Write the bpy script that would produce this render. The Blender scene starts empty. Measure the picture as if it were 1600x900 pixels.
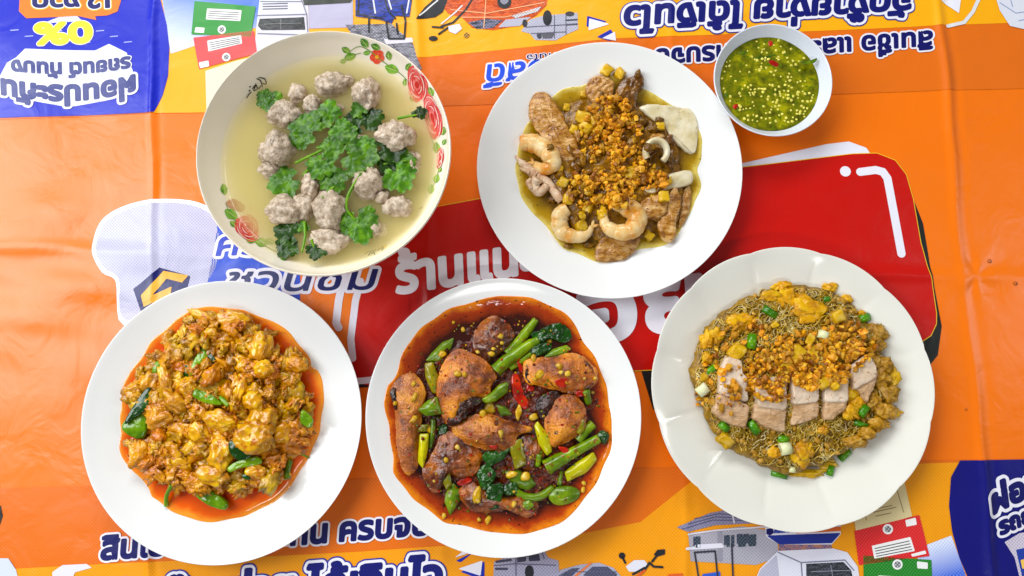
import bpy, math, random
import numpy as np
from mathutils import Vector, noise, Matrix
from mathutils.bvhtree import BVHTree

# ------------------------------------------------------------ camera, world, lamps, exposure
SC = bpy.context.scene
COL = SC.collection
PI = math.pi
TILT = math.radians(8.4)
DIST = 0.62
FPX = 1155.0
cam_data = bpy.data.cameras.new('camera')
cam_data.sensor_width = 36.0
cam_data.lens = 36.0 * FPX / 1600.0
cam_data.clip_start = 0.01
cam_data.clip_end = 50
cam = bpy.data.objects.new('camera', cam_data)
COL.objects.link(cam)
CAMPOS = Vector((0, -DIST * math.sin(TILT), DIST * math.cos(TILT)))
cam.location = CAMPOS
cam.rotation_euler = (TILT, 0, 0)
SC.camera = cam

world = bpy.data.worlds.new('World')
SC.world = world
world.use_nodes = True
world.node_tree.nodes['Background'].inputs[0].default_value = (0.93, 0.96, 1.0, 1)
world.node_tree.nodes['Background'].inputs[1].default_value = 0.17


def area_lamp(name, loc, target, sx, sy, power, color=(1, 1, 1)):
    d = bpy.data.lights.new(name, 'AREA')
    d.shape = 'RECTANGLE'; d.size = sx; d.size_y = sy; d.energy = power; d.color = color
    o = bpy.data.objects.new(name, d); COL.objects.link(o)
    o.location = loc
    v = Vector(target) - Vector(loc)
    o.rotation_euler = v.to_track_quat('-Z', 'Y').to_euler()
    return o


area_lamp('window_light', (-1.42, 0.30, 1.30), (0, 0, 0), 0.85, 1.35, 32, (0.95, 0.98, 1.0))
area_lamp('far_fill_light', (-0.45, 1.55, 1.35), (0, 0, 0), 1.5, 0.55, 27, (1.0, 0.99, 0.97))  # added panel beyond the far side, sets the shadow direction; no doorway known
area_lamp('tube_fill_light', (0.15, -1.25, 1.55), (0, 0, 0), 1.2, 0.06, 8, (1.0, 0.99, 0.96))  # thin tube added as fill and for glints on the plate rims
area_lamp('tube_fill_light', (1.95, 0.2, 1.25), (0, 0, 0), 0.06, 1.2, 6, (1.0, 0.99, 0.96))  # weak fill added from the right; no lamp seen on that side
SC.view_settings.view_transform = 'Standard'
SC.view_settings.look = 'None'
SC.view_settings.exposure = 0.02
SC.view_settings.gamma = 1.0
SC.cycles.max_bounces = 10
SC.cycles.volume_bounces = 8
SC.cycles.transparent_max_bounces = 16
SC.cycles.caustics_reflective = False
SC.cycles.caustics_refractive = False
SC.cycles.sample_clamp_indirect = 6.0
random.seed(5)
rnd = random.random


def ru(a, b):
    return a + (b - a) * rnd()


# ------------------------------------------------------------ helpers: geometry of the view
_ct, _st = math.cos(TILT), math.sin(TILT)


def P(px, py, z=0.0):
    """point of the place at height z seen at this spot of the photograph"""
    a = (px - 800.0) / FPX; b = (450.0 - py) / FPX
    dx = a; dy = b * _ct + _st; dz = b * _st - _ct
    t = (z - CAMPOS.z) / dz
    return (CAMPOS.x + dx * t, CAMPOS.y + dy * t)


def SCL(px, py, z=0.0):
    a = P(px - 1, py, z); b = P(px + 1, py, z)
    return (b[0] - a[0]) / 2


M = SCL(800, 450)


def lin(c):
    c = c / 255.0
    return c / 12.92 if c <= 0.04045 else ((c + 0.055) / 1.055) ** 2.4


def rgb(r, g, b):
    return (lin(r), lin(g), lin(b), 1.0)


# ------------------------------------------------------------ helpers: objects
def tag(o, label=None, cat=None, group=None, kind=None):
    if label: o['label'] = label
    if cat: o['category'] = cat
    if group: o['group'] = group
    if kind: o['kind'] = kind
    return o


def empty(name, loc=(0, 0, 0)):
    o = bpy.data.objects.new(name, None)
    o.empty_display_size = 0.01
    COL.objects.link(o); o.location = loc
    return o


def mobj(name, verts, faces, mat, parent=None, smooth=True, keep=False):
    """one mesh object, origin at the base of its shape; verts are world coordinates"""
    v = np.asarray(verts, dtype=float).reshape(-1, 3)
    if keep:
        c = np.zeros(3)
    else:
        c = (v.min(0) + v.max(0)) / 2; c[2] = v[:, 2].min()
    me = bpy.data.meshes.new(name)
    me.from_pydata((v - c).tolist(), [], [tuple(int(i) for i in f) for f in faces])
    if smooth:
        me.polygons.foreach_set('use_smooth', [True] * len(me.polygons))
    me.materials.append(mat)
    me.update()
    o = bpy.data.objects.new(name, me)
    COL.objects.link(o)
    if parent:
        pl = Vector(parent.location)
        o.parent = parent
        o.location = Vector(c) - pl
    else:
        o.location = c
    return o


class Dish:
    """gathers what already lies on a plate so later pieces come to rest on it"""
    def __init__(self):
        self.v = []; self.f = []; self.n = 0; self.t = None

    def add(self, verts, faces):
        v = [tuple(map(float, q)) for q in verts]
        self.v += v
        self.f += [tuple(int(i) + self.n for i in f) for f in faces]
        self.n += len(v)
        self.t = None

    def z(self, x, y):
        if self.t is None:
            self.t = BVHTree.FromPolygons(self.v, self.f)
        h = self.t.ray_cast(Vector((x, y, 0.3)), Vector((0, 0, -1)))
        return h[0].z if h[0] is not None else 0.006

    def at(self, px, py):
        z = 0.02
        for _ in range(3):
            x, y = P(px, py, z); z = self.z(x, y)
        return x, y, z


# ------------------------------------------------------------ helpers: materials
def new_mat(name):
    m = bpy.data.materials.new(name); m.use_nodes = True
    nt = m.node_tree
    return m, nt, nt.nodes['Principled BSDF']


def nd(nt, t, **kw):
    n = nt.nodes.new(t)
    for k, v in kw.items():
        setattr(n, k, v)
    return n


def ramp(nt, stops):
    r = nt.nodes.new('ShaderNodeValToRGB')
    e = r.color_ramp.elements
    while len(e) < len(stops): e.new(0.5)
    for el, (p, c) in zip(e, stops):
        el.position = p; el.color = c
    return r


def food(name, cols, scale=120, rough=0.35, bump=0.4, bscale=500, sss=0.0, sssr=0.003, coat=0.4,
         detail=5, vary=0.25, stretch=None, hue=0.0, specks=None, bdist=0.0006, rim=None, sat=1.14, val=0.93, spec=0.3, span=0.44):
    """mottled food surface: two noises of colour, fine relief, wet coat, a little change from piece to piece"""
    m, nt, b = new_mat(name)
    L = nt.links.new
    tc = nd(nt, 'ShaderNodeTexCoord')
    oi = nd(nt, 'ShaderNodeObjectInfo')
    src = tc.outputs['Object']
    add = nd(nt, 'ShaderNodeVectorMath', operation='ADD')
    L(src, add.inputs[0]); L(oi.outputs['Location'], add.inputs[1])
    src = add.outputs[0]
    if stretch:
        mp = nd(nt, 'ShaderNodeMapping'); mp.inputs['Scale'].default_value = stretch
        L(src, mp.inputs[0]); src = mp.outputs[0]
    n1 = nd(nt, 'ShaderNodeTexNoise'); n1.inputs['Scale'].default_value = scale
    n1.inputs['Detail'].default_value = detail; n1.inputs['Roughness'].default_value = 0.62
    L(src, n1.inputs['Vector'])
    k = len(cols)
    r = ramp(nt, [(0.5 - span / 2 + span * i / max(1, k - 1), rgb(*c)) for i, c in enumerate(cols)])
    L(n1.outputs['Fac'], r.inputs[0])
    col = r.outputs[0]
    if specks:
        n3 = nd(nt, 'ShaderNodeTexNoise'); n3.inputs['Scale'].default_value = specks[1]
        n3.inputs['Detail'].default_value = 2
        L(src, n3.inputs['Vector'])
        r3 = ramp(nt, [(specks[2], (0, 0, 0, 1)), (specks[2] + 0.05, (1, 1, 1, 1))])
        L(n3.outputs['Fac'], r3.inputs[0])
        mx = nd(nt, 'ShaderNodeMixRGB'); mx.inputs['Color2'].default_value = rgb(*specks[0])
        L(r3.outputs[0], mx.inputs['Fac']); L(col, mx.inputs['Color1'])
        col = mx.outputs[0]
    if rim:
        # fried or browned border of a piece, broken up by noise
        ra = nd(nt, 'ShaderNodeAttribute'); ra.attribute_name = 'rim'
        n5 = nd(nt, 'ShaderNodeTexNoise'); n5.inputs['Scale'].default_value = scale * 1.6; n5.inputs['Detail'].default_value = 5
        L(src, n5.inputs['Vector'])
        ma = nd(nt, 'ShaderNodeMath', operation='MULTIPLY_ADD'); ma.inputs[1].default_value = 0.9
        L(n5.outputs['Fac'], ma.inputs[0]); L(ra.outputs['Fac'], ma.inputs[2])
        r5 = ramp(nt, [(rim[1], (0, 0, 0, 1)), (min(1, rim[1] + 0.35), (1, 1, 1, 1))]); L(ma.outputs[0], r5.inputs[0])
        m5 = nd(nt, 'ShaderNodeMixRGB'); m5.inputs['Color2'].default_value = rgb(*rim[0])
        L(r5.outputs[0], m5.inputs['Fac']); L(col, m5.inputs['Color1']); col = m5.outputs[0]
    hs = nd(nt, 'ShaderNodeHueSaturation')
    mr = nd(nt, 'ShaderNodeMapRange'); mr.inputs['To Min'].default_value = (1 - vary) * val
    mr.inputs['To Max'].default_value = (1 + vary) * val
    gi = nd(nt, 'ShaderNodeNewGeometry')
    sm = nd(nt, 'ShaderNodeMath', operation='ADD'); L(oi.outputs['Random'], sm.inputs[0]); L(gi.outputs['Random Per Island'], sm.inputs[1])
    frc = nd(nt, 'ShaderNodeMath', operation='FRACT'); L(sm.outputs[0], frc.inputs[0])
    L(frc.outputs[0], mr.inputs[0]); L(mr.outputs[0], hs.inputs['Value']); hs.inputs['Saturation'].default_value = sat
    if hue:
        mh = nd(nt, 'ShaderNodeMath', operation='MULTIPLY_ADD')
        fr = nd(nt, 'ShaderNodeMath', operation='FRACT'); f2 = nd(nt, 'ShaderNodeMath', operation='MULTIPLY')
        f2.inputs[1].default_value = 7.13
        L(frc.outputs[0], f2.inputs[0]); L(f2.outputs[0], fr.inputs[0])
        L(fr.outputs[0], mh.inputs[0]); mh.inputs[1].default_value = hue; mh.inputs[2].default_value = 0.5 - hue / 2
        L(mh.outputs[0], hs.inputs['Hue'])
    L(col, hs.inputs['Color']); L(hs.outputs[0], b.inputs['Base Color'])
    n2 = nd(nt, 'ShaderNodeTexNoise'); n2.inputs['Scale'].default_value = bscale
    n2.inputs['Detail'].default_value = 4
    L(src, n2.inputs['Vector'])
    bp = nd(nt, 'ShaderNodeBump'); bp.inputs['Strength'].default_value = bump
    bp.inputs['Distance'].default_value = bdist
    L(n2.outputs['Fac'], bp.inputs['Height']); L(bp.outputs[0], b.inputs['Normal'])
    b.inputs['Roughness'].default_value = rough
    b.inputs['Coat Weight'].default_value = coat * 0.5
    b.inputs['Specular IOR Level'].default_value = spec
    L(bp.outputs[0], b.inputs['Coat Normal'])
    b.inputs['Coat Roughness'].default_value = 0.08
    if sss:
        b.inputs['Subsurface Weight'].default_value = sss
        b.inputs['Subsurface Scale'].default_value = sssr
        b.inputs['Subsurface Radius'].default_value = (1.0, 0.6, 0.35)
    return m


def plain(name, c, rough=0.4, coat=0.0, bump=0, bscale=300, sss=0):
    m, nt, b = new_mat(name)
    L = nt.links.new
    tc = nd(nt, 'ShaderNodeTexCoord')
    n = nd(nt, 'ShaderNodeTexNoise'); n.inputs['Scale'].default_value = 40
    L(tc.outputs['Object'], n.inputs['Vector'])
    c2 = tuple(min(1, x * 1.03) for x in rgb(*c)[:3]) + (1,)
    r = ramp(nt, [(0.3, rgb(*c)), (0.7, c2)])
    L(n.outputs['Fac'], r.inputs[0]); L(r.outputs[0], b.inputs['Base Color'])
    b.inputs['Roughness'].default_value = rough; b.inputs['Coat Weight'].default_value = coat
    b.inputs['Coat Roughness'].default_value = 0.06
    if bump:
        n2 = nd(nt, 'ShaderNodeTexNoise'); n2.inputs['Scale'].default_value = bscale
        L(tc.outputs['Object'], n2.inputs['Vector'])
        bp = nd(nt, 'ShaderNodeBump'); bp.inputs['Strength'].default_value = bump; bp.inputs['Distance'].default_value = 0.0005
        L(n2.outputs['Fac'], bp.inputs['Height']); L(bp.outputs[0], b.inputs['Normal'])
    if sss:
        b.inputs['Subsurface Weight'].default_value = sss
        b.inputs['Subsurface Scale'].default_value = 0.003
    return m


# ------------------------------------------------------------ the cloth: a folded vinyl banner
CREASES = [((243, 0), (232, 900), 0.0011, 5), ((652, 0), (690, 900), 0.0009, 7), ((1048, 0), (1072, 900), 0.0009, 6),
           ((1462, 0), (1548, 900), 0.0016, 7), ((0, 388), (1600, 436), 0.0010, 9)]
_cr = []
for a, b_, amp, w in CREASES:
    A = np.array(P(*a)); B = np.array(P(*b_)); d = (B - A) / np.linalg.norm(B - A)
    _cr.append((A, np.array([-d[1], d[0]]), d, amp, w * M))


def cloth_h(x, y):
    """height of the cloth (arrays or numbers)"""
    x = np.asarray(x, float); y = np.asarray(y, float)
    h = np.zeros(np.broadcast(x, y).shape)
    for k, (A, n, d, amp, w) in enumerate(_cr):
        s = (x - A[0]) * n[0] + (y - A[1]) * n[1]
        t = (x - A[0]) * d[0] + (y - A[1]) * d[1]
        s = s + 0.0012 * np.sin(t * 23 + k) + 0.0006 * np.sin(t * 71 + 2 * k)
        am = amp * (0.75 + 0.35 * np.sin(t * 17 + k * 2.1))
        h = h + am * np.exp(-(s / w) ** 2) + am * 1.1 * np.exp(-np.abs(s) / (w * 4.5)) - am * 0.35 * np.exp(-((s - 2.2 * w) / w) ** 2)
    # soft rolls, stronger on the left where the cloth is loose
    L = 0.5 - 0.5 * np.tanh((x + 0.26) / 0.07)
    h = h + L * (0.0011 * np.sin(y * 74 + 5 * np.sin(x * 9) + 1.0) * np.exp(-((y - 0.02) / 0.085) ** 2)
                 + 0.0005 * np.sin(y * 190 + x * 31) * np.exp(-((y + 0.0) / 0.06) ** 2)
                 + 0.0006 * np.sin(x * 60 + y * 13))
    h = h + 0.0006 * np.sin(x * 21 + 1.3 * np.sin(y * 15)) + 0.0005 * np.sin(y * 27 + 2 * np.sin(x * 11))
    # small pucker where the folds cross on the right
    cx, cy = P(1523, 432)
    r = np.sqrt((x - cx) ** 2 + (y - cy) ** 2); th = np.arctan2(y - cy, x - cx)
    h = h + 0.0010 * np.exp(-r / 0.018) * np.cos(5 * th + 0.6) * np.minimum(1, r / 0.004)
    # sagging red part
    cx, cy = P(720, 520)
    h = h + 0.0012 * np.exp(-(((x - cx) / 0.05) ** 2 + ((y - cy) / 0.05) ** 2)) * np.sin((x - y) * 120)
    return h + 0.001


def cloth_n(x, y):
    e = 0.0004
    gx = (cloth_h(x + e, y) - cloth_h(x - e, y)) / (2 * e)
    gy = (cloth_h(x, y + e) - cloth_h(x, y - e)) / (2 * e)
    n = np.stack([-gx, -gy, np.ones_like(gx)], -1)
    return n / np.linalg.norm(n, axis=-1, keepdims=True)


def vinyl(name, c, c2=None, dots=0.0, dotcol=None, grad=None, rough=0.3, mott=None):
    """printed vinyl; dots = coarse halftone dots of a second ink; grad=(px0,px1,colour) slow change of ink along a line"""
    m, nt, b = new_mat(name)
    L = nt.links.new
    g = nd(nt, 'ShaderNodeNewGeometry')
    base = nd(nt, 'ShaderNodeRGB'); base.outputs[0].default_value = rgb(*c)
    col = base.outputs[0]
    if grad:
        a = np.array(P(*grad[0])); e = np.array(P(*grad[1])); d = e - a; q = float(d @ d)
        dot = nd(nt, 'ShaderNodeVectorMath', operation='DOT_PRODUCT')
        dot.inputs[1].default_value = (d[0] / q, d[1] / q, 0)
        L(g.outputs['Position'], dot.inputs[0])
        sb = nd(nt, 'ShaderNodeMath', operation='SUBTRACT', use_clamp=True)
        sb.inputs[1].default_value = float(a @ d) / q
        L(dot.outputs['Value'], sb.inputs[0])
        mx = nd(nt, 'ShaderNodeMixRGB'); mx.inputs['Color2'].default_value = rgb(*grad[2])
        L(sb.outputs[0], mx.inputs['Fac']); L(col, mx.inputs['Color1'])
        col = mx.outputs[0]
    if dots:
        mp = nd(nt, 'ShaderNodeMapping'); mp.inputs['Rotation'].default_value = (0, 0, math.radians(43))
        k = 2 * PI / (3.6 * M)
        mp.inputs['Scale'].default_value = (k, k, 0)
        L(g.outputs['Position'], mp.inputs[0])
        sx = nd(nt, 'ShaderNodeSeparateXYZ'); L(mp.outputs[0], sx.inputs[0])
        s1 = nd(nt, 'ShaderNodeMath', operation='SINE'); s2 = nd(nt, 'ShaderNodeMath', operation='SINE')
        L(sx.outputs[0], s1.inputs[0]); L(sx.outputs[1], s2.inputs[0])
        ml = nd(nt, 'ShaderNodeMath', operation='ADD'); L(s1.outputs[0], ml.inputs[0]); L(s2.outputs[0], ml.inputs[1])
        rr = ramp(nt, [(0.0, (0, 0, 0, 1)), (0.6, (1, 1, 1, 1))]); L(ml.outputs[0], rr.inputs[0])
        mu = nd(nt, 'ShaderNodeMath', operation='MULTIPLY'); mu.inputs[1].default_value = dots
        L(rr.outputs[0], mu.inputs[0])
        mx = nd(nt, 'ShaderNodeMixRGB'); mx.inputs['Color2'].default_value = rgb(*(dotcol or c))
        L(mu.outputs[0], mx.inputs['Fac']); L(col, mx.inputs['Color1'])
        col = mx.outputs[0]
    if mott:
        # a printed photograph: light and dark detail of the picture
        nm = nd(nt, 'ShaderNodeTexNoise'); nm.inputs['Scale'].default_value = 380; nm.inputs['Detail'].default_value = 5
        nm.inputs['Roughness'].default_value = 0.7; nm.inputs['Distortion'].default_value = 0.6
        mq = nd(nt, 'ShaderNodeMapping'); mq.inputs['Scale'].default_value = (0.45, 1.5, 0)
        L(g.outputs['Position'], mq.inputs[0]); L(mq.outputs[0], nm.inputs['Vector'])
        rm = ramp(nt, [(0.44, (0, 0, 0, 1)), (0.60, (1, 1, 1, 1))]); L(nm.outputs['Fac'], rm.inputs[0])
        m7 = nd(nt, 'ShaderNodeMixRGB'); m7.inputs['Color2'].default_value = rgb(*mott)
        L(rm.outputs[0], m7.inputs['Fac']); L(col, m7.inputs['Color1']); col = m7.outputs[0]
    L(col, b.inputs['Base Color'])
    b.inputs['Specular IOR Level'].default_value = 0.42
    # fine waviness of the vinyl, the same for every ink
    n = nd(nt, 'ShaderNodeTexNoise'); n.inputs['Scale'].default_value = 26; n.inputs['Detail'].default_value = 3
    n.inputs['Distortion'].default_value = 0.8
    n2 = nd(nt, 'ShaderNodeTexNoise'); n2.inputs['Scale'].default_value = 900; n2.inputs['Detail'].default_value = 2
    L(g.outputs['Position'], n.inputs['Vector']); L(g.outputs['Position'], n2.inputs['Vector'])
    b1 = nd(nt, 'ShaderNodeBump'); b1.inputs['Strength'].default_value = 0.5; b1.inputs['Distance'].default_value = 0.0022
    L(n.outputs['Fac'], b1.inputs['Height'])
    b2 = nd(nt, 'ShaderNodeBump'); b2.inputs['Strength'].default_value = 0.25; b2.inputs['Distance'].default_value = 0.00015
    L(n2.outputs['Fac'], b2.inputs['Height']); L(b1.outputs[0], b2.inputs['Normal'])
    L(b2.outputs[0], b.inputs['Normal'])
    rg = nd(nt, 'ShaderNodeMapRange'); rg.inputs['To Min'].default_value = rough - 0.05; rg.inputs['To Max'].default_value = rough + 0.08
    n4 = nd(nt, 'ShaderNodeTexNoise'); n4.inputs['Scale'].default_value = 45; n4.inputs['Detail'].default_value = 6
    L(g.outputs['Position'], n4.inputs['Vector']); L(n4.outputs['Fac'], rg.inputs[0]); L(rg.outputs[0], b.inputs['Roughness'])
    return m


_vin = {}


def ink(c, dots=0.0, dotcol=None, grad=None, mott=None):
    k = (c, dots, dotcol, grad, mott)
    if k not in _vin:
        _vin[k] = vinyl('ink_%d_%d_%d' % c, c, None, dots, dotcol, grad, mott=mott)
    return _vin[k]


# floor and table below
def box(name, x0, x1, y0, y1, z0, z1, mat):
    v = [(x0, y0, z0), (x1, y0, z0), (x1, y1, z0), (x0, y1, z0), (x0, y0, z1), (x1, y0, z1), (x1, y1, z1), (x0, y1, z1)]
    f = [(0, 3, 2, 1), (4, 5, 6, 7), (0, 1, 5, 4), (1, 2, 6, 5), (2, 3, 7, 6), (3, 0, 4, 7)]
    return mobj(name, v, f, mat, smooth=False)


tag(box('floor', -3, 3, -3, 3, -0.80, -0.75, plain('floor_concrete', (120, 116, 104), 0.7, bump=0.3)), kind='structure')
XL = P(8, 0)[0] + 0.004
tag(box('table_top', XL + 0.002, 0.60, -0.42, 0.42, -0.03, -0.0012, plain('table_laminate', (150, 148, 140), 0.5)), kind='structure')


def build_cloth():
    nx, ny = 560, 210
    ys = np.linspace(-0.36, 0.36, ny)
    u = np.linspace(0, 1, nx)
    xa, ya = P(12, 0); xb, yb = P(-4, 160)
    Y, U = np.meshgrid(ys, u, indexing='ij')
    XLft = xa + (Y - ya) * (xb - xa) / (yb - ya)
    XLft = np.where(Y < yb, xb + (Y - yb) * 0.05, XLft)
    X = XLft + (0.58 - XLft) * U
    Z = cloth_h(X, Y)
    drop = np.clip(1 - (X - XLft) / 0.004, 0, 1)
    Z = Z - 0.003 * drop ** 2 - 0.00025
    v = np.stack([X, Y, Z], -1).reshape(-1, 3)
    I = np.arange(nx * ny).reshape(ny, nx)
    f = np.stack([I[:-1, :-1], I[:-1, 1:], I[1:, 1:], I[1:, :-1]], -1).reshape(-1, 4)
    root = empty('tablecloth')
    tag(root, 'glossy printed vinyl banner used as a tablecloth, orange with a red panel and blue lettering', 'tablecloth')
    me = bpy.data.meshes.new('vinyl_sheet')
    me.from_pydata(v.tolist(), [], f.tolist())
    me.polygons.foreach_set('use_smooth', [True] * len(me.polygons))
    me.materials.append(ink((241, 116, 0)))
    o = bpy.data.objects.new('vinyl_sheet', me); COL.objects.link(o); o.parent = root
    return root


CLOTH = build_cloth()


# ---- printed shapes as real thin sheets that follow the cloth
def field_mesh(F, X0, Y0, res, run, lift, name, mat):
    ny, nx = F.shape
    a = F[:-1, :-1]; b = F[:-1, 1:]; c = F[1:, 1:]; d = F[1:, :-1]
    pa, pb, pc, pd = a > 0, b > 0, c > 0, d > 0
    full = pa & pb & pc & pd
    part = (pa | pb | pc | pd) & ~full
    V = []; faces = []

    for j in range(ny - 1):
        row = full[j]
        if row.any():
            idx = np.flatnonzero(row)
            splits = np.flatnonzero(np.diff(idx) != 1) + 1
            for seg in np.split(idx, splits):
                s, e = int(seg[0]), int(seg[-1]) + 1
                while s < e:
                    t = min(e, s + run)
                    n = len(V)
                    V += [(s, j), (t, j), (t, j + 1), (s, j + 1)]
                    faces.append((n, n + 1, n + 2, n + 3)); s = t
    js, is_ = np.nonzero(part)
    for j, i in zip(js.tolist(), is_.tolist()):
        q = ((i, j, F[j, i]), (i + 1, j, F[j, i + 1]), (i + 1, j + 1, F[j + 1, i + 1]), (i, j + 1, F[j + 1, i]))
        poly = []
        for k in range(4):
            x1, y1, f1 = q[k]; x2, y2, f2 = q[(k + 1) % 4]
            if f1 > 0: poly.append((x1, y1))
            if (f1 > 0) != (f2 > 0):
                t = f1 / (f1 - f2); poly.append((x1 + (x2 - x1) * t, y1 + (y2 - y1) * t))
        if len(poly) >= 3:
            n = len(V); V += poly; faces.append(tuple(range(n, n + len(poly))))
    if not V: return None
    V = np.array(V, float)
    X = X0 + V[:, 0] * res; Y = Y0 + V[:, 1] * res
    Z = cloth_h(X, Y) + lift
    me = bpy.data.meshes.new(name)
    me.from_pydata(np.stack([X, Y, Z], -1).tolist(), [], faces)
    me.polygons.foreach_set('use_smooth', [True] * len(me.polygons))
    me.normals_split_custom_set_from_vertices(cloth_n(X, Y).tolist())
    me.materials.append(mat)
    o = bpy.data.objects.new(name, me); COL.objects.link(o); o.parent = CLOTH
    return o


LIFT = 0.00016


def grid_for(pts, pad, res):
    p = np.array(pts)
    x0, y0 = p.min(0) - pad; x1, y1 = p.max(0) + pad
    # keep to a little more than what the picture shows
    x0 = max(x0, -0.47); x1 = min(x1, 0.50); y0 = max(y0, -0.29); y1 = min(y1, 0.29)
    nx = max(3, int((x1 - x0) / res) + 2); ny = max(3, int((y1 - y0) / res) + 2)
    return x0, y0, nx, ny


def seg_dist(X, Y, a, b):
    dx, dy = b[0] - a[0], b[1] - a[1]
    q = dx * dx + dy * dy + 1e-18
    t = np.clip(((X - a[0]) * dx + (Y - a[1]) * dy) / q, 0, 1)
    return np.hypot(X - a[0] - t * dx, Y - a[1] - t * dy)


def inside(X, Y, pts):
    m = np.zeros(X.shape, bool)
    n = len(pts)
    for k in range(n):
        x1, y1 = pts[k]; x2, y2 = pts[(k + 1) % n]
        if y1 == y2: continue
        c = ((Y > min(y1, y2)) & (Y <= max(y1, y2)))
        xi = x1 + (Y - y1) * (x2 - x1) / (y2 - y1)
        m ^= c & (X < xi)
    return m


def spline(pts, n=6, closed=True):
    out = []; N = len(pts)
    for i in range(N if closed else N - 1):
        g = (lambda k: pts[k % N]) if closed else (lambda k: pts[max(0, min(N - 1, k))])
        p0, p1, p2, p3 = map(np.array, (g(i - 1), g(i), g(i + 1), g(i + 2)))
        for k in range(n):
            t = k / n
            out.append(tuple(0.5 * ((2 * p1) + (-p0 + p2) * t + (2 * p0 - 5 * p1 + 4 * p2 - p3) * t * t + (-p0 + 3 * p1 - 3 * p2 + p3) * t ** 3)))
    if not closed: out.append(tuple(map(float, pts[-1])))
    return out


def pr_poly(name, pts, c, layer=1, grow=0.0, smooth=False, res=1.2, **kw):
    if smooth: pts = spline(pts, 5)
    w = [P(*p) for p in pts]; r = res * M
    x0, y0, nx, ny = grid_for(w, 2 * r + grow * M, r)
    X, Y = np.meshgrid(x0 + np.arange(nx) * r, y0 + np.arange(ny) * r)
    d = np.full(X.shape, 1e9)
    for k in range(len(w)):
        d = np.minimum(d, seg_dist(X, Y, w[k], w[(k + 1) % len(w)]))
    F = np.where(inside(X, Y, w), d, -d) + grow * M
    return field_mesh(F, x0, y0, r, 3 if res < 1.4 else 2, LIFT * layer, name, ink(c, **kw))


def pr_line(name, paths, width, c, layer=2, res=0.8, **kw):
    """strokes of round-ended lines; width in photograph pixels"""
    if not isinstance(paths[0][0], (tuple, list)): paths = [paths]
    allp = [P(*p) for q in paths for p in q]; r = res * M
    x0, y0, nx, ny = grid_for(allp, width * M + 2 * r, r)
    X, Y = np.meshgrid(x0 + np.arange(nx) * r, y0 + np.arange(ny) * r)
    d = np.full(X.shape, 1e9)
    for q in paths:
        w = [P(*p) for p in q]
        if len(w) == 1: d = np.minimum(d, np.hypot(X - w[0][0], Y - w[0][1]))
        for k in range(len(w) - 1): d = np.minimum(d, seg_dist(X, Y, w[k], w[k + 1]))
    return field_mesh(width / 2 * M - d, x0, y0, r, 3, LIFT * layer, name, ink(c, **kw))


def pr_disc(name, px, py, rad, c, layer=2, ry=None, **kw):
    ry = ry or rad
    return pr_poly(name, [(px + rad * math.cos(a * PI / 12), py + ry * math.sin(a * PI / 12)) for a in range(24)], c, layer, res=0.8, **kw)


def glyphs(txt):
    cu = bpy.data.curves.new('letters', 'FONT'); cu.body = txt; cu.size = 1.0; cu.resolution_u = 5
    o = bpy.data.objects.new('letters', cu); COL.objects.link(o)
    dg = bpy.context.evaluated_depsgraph_get()
    me = bpy.data.meshes.new_from_object(o.evaluated_get(dg))
    v = np.array([q.co[:2] for q in me.vertices])
    me.calc_loop_triangles()
    tris = [tuple(t.vertices) for t in me.loop_triangles]
    cnt = {}
    for p in me.polygons:
        vs = list(p.vertices)
        for k in range(len(vs)):
            e = tuple(sorted((vs[k], vs[(k + 1) % len(vs)]))); cnt[e] = cnt.get(e, 0) + 1
    edges = [e for e, n in cnt.items() if n == 1]
    bpy.data.objects.remove(o); bpy.data.curves.remove(cu); bpy.data.meshes.remove(me)
    return v, tris, edges


CONS_H = 0.545  # height of a plain Thai consonant in the built-in letters


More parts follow.
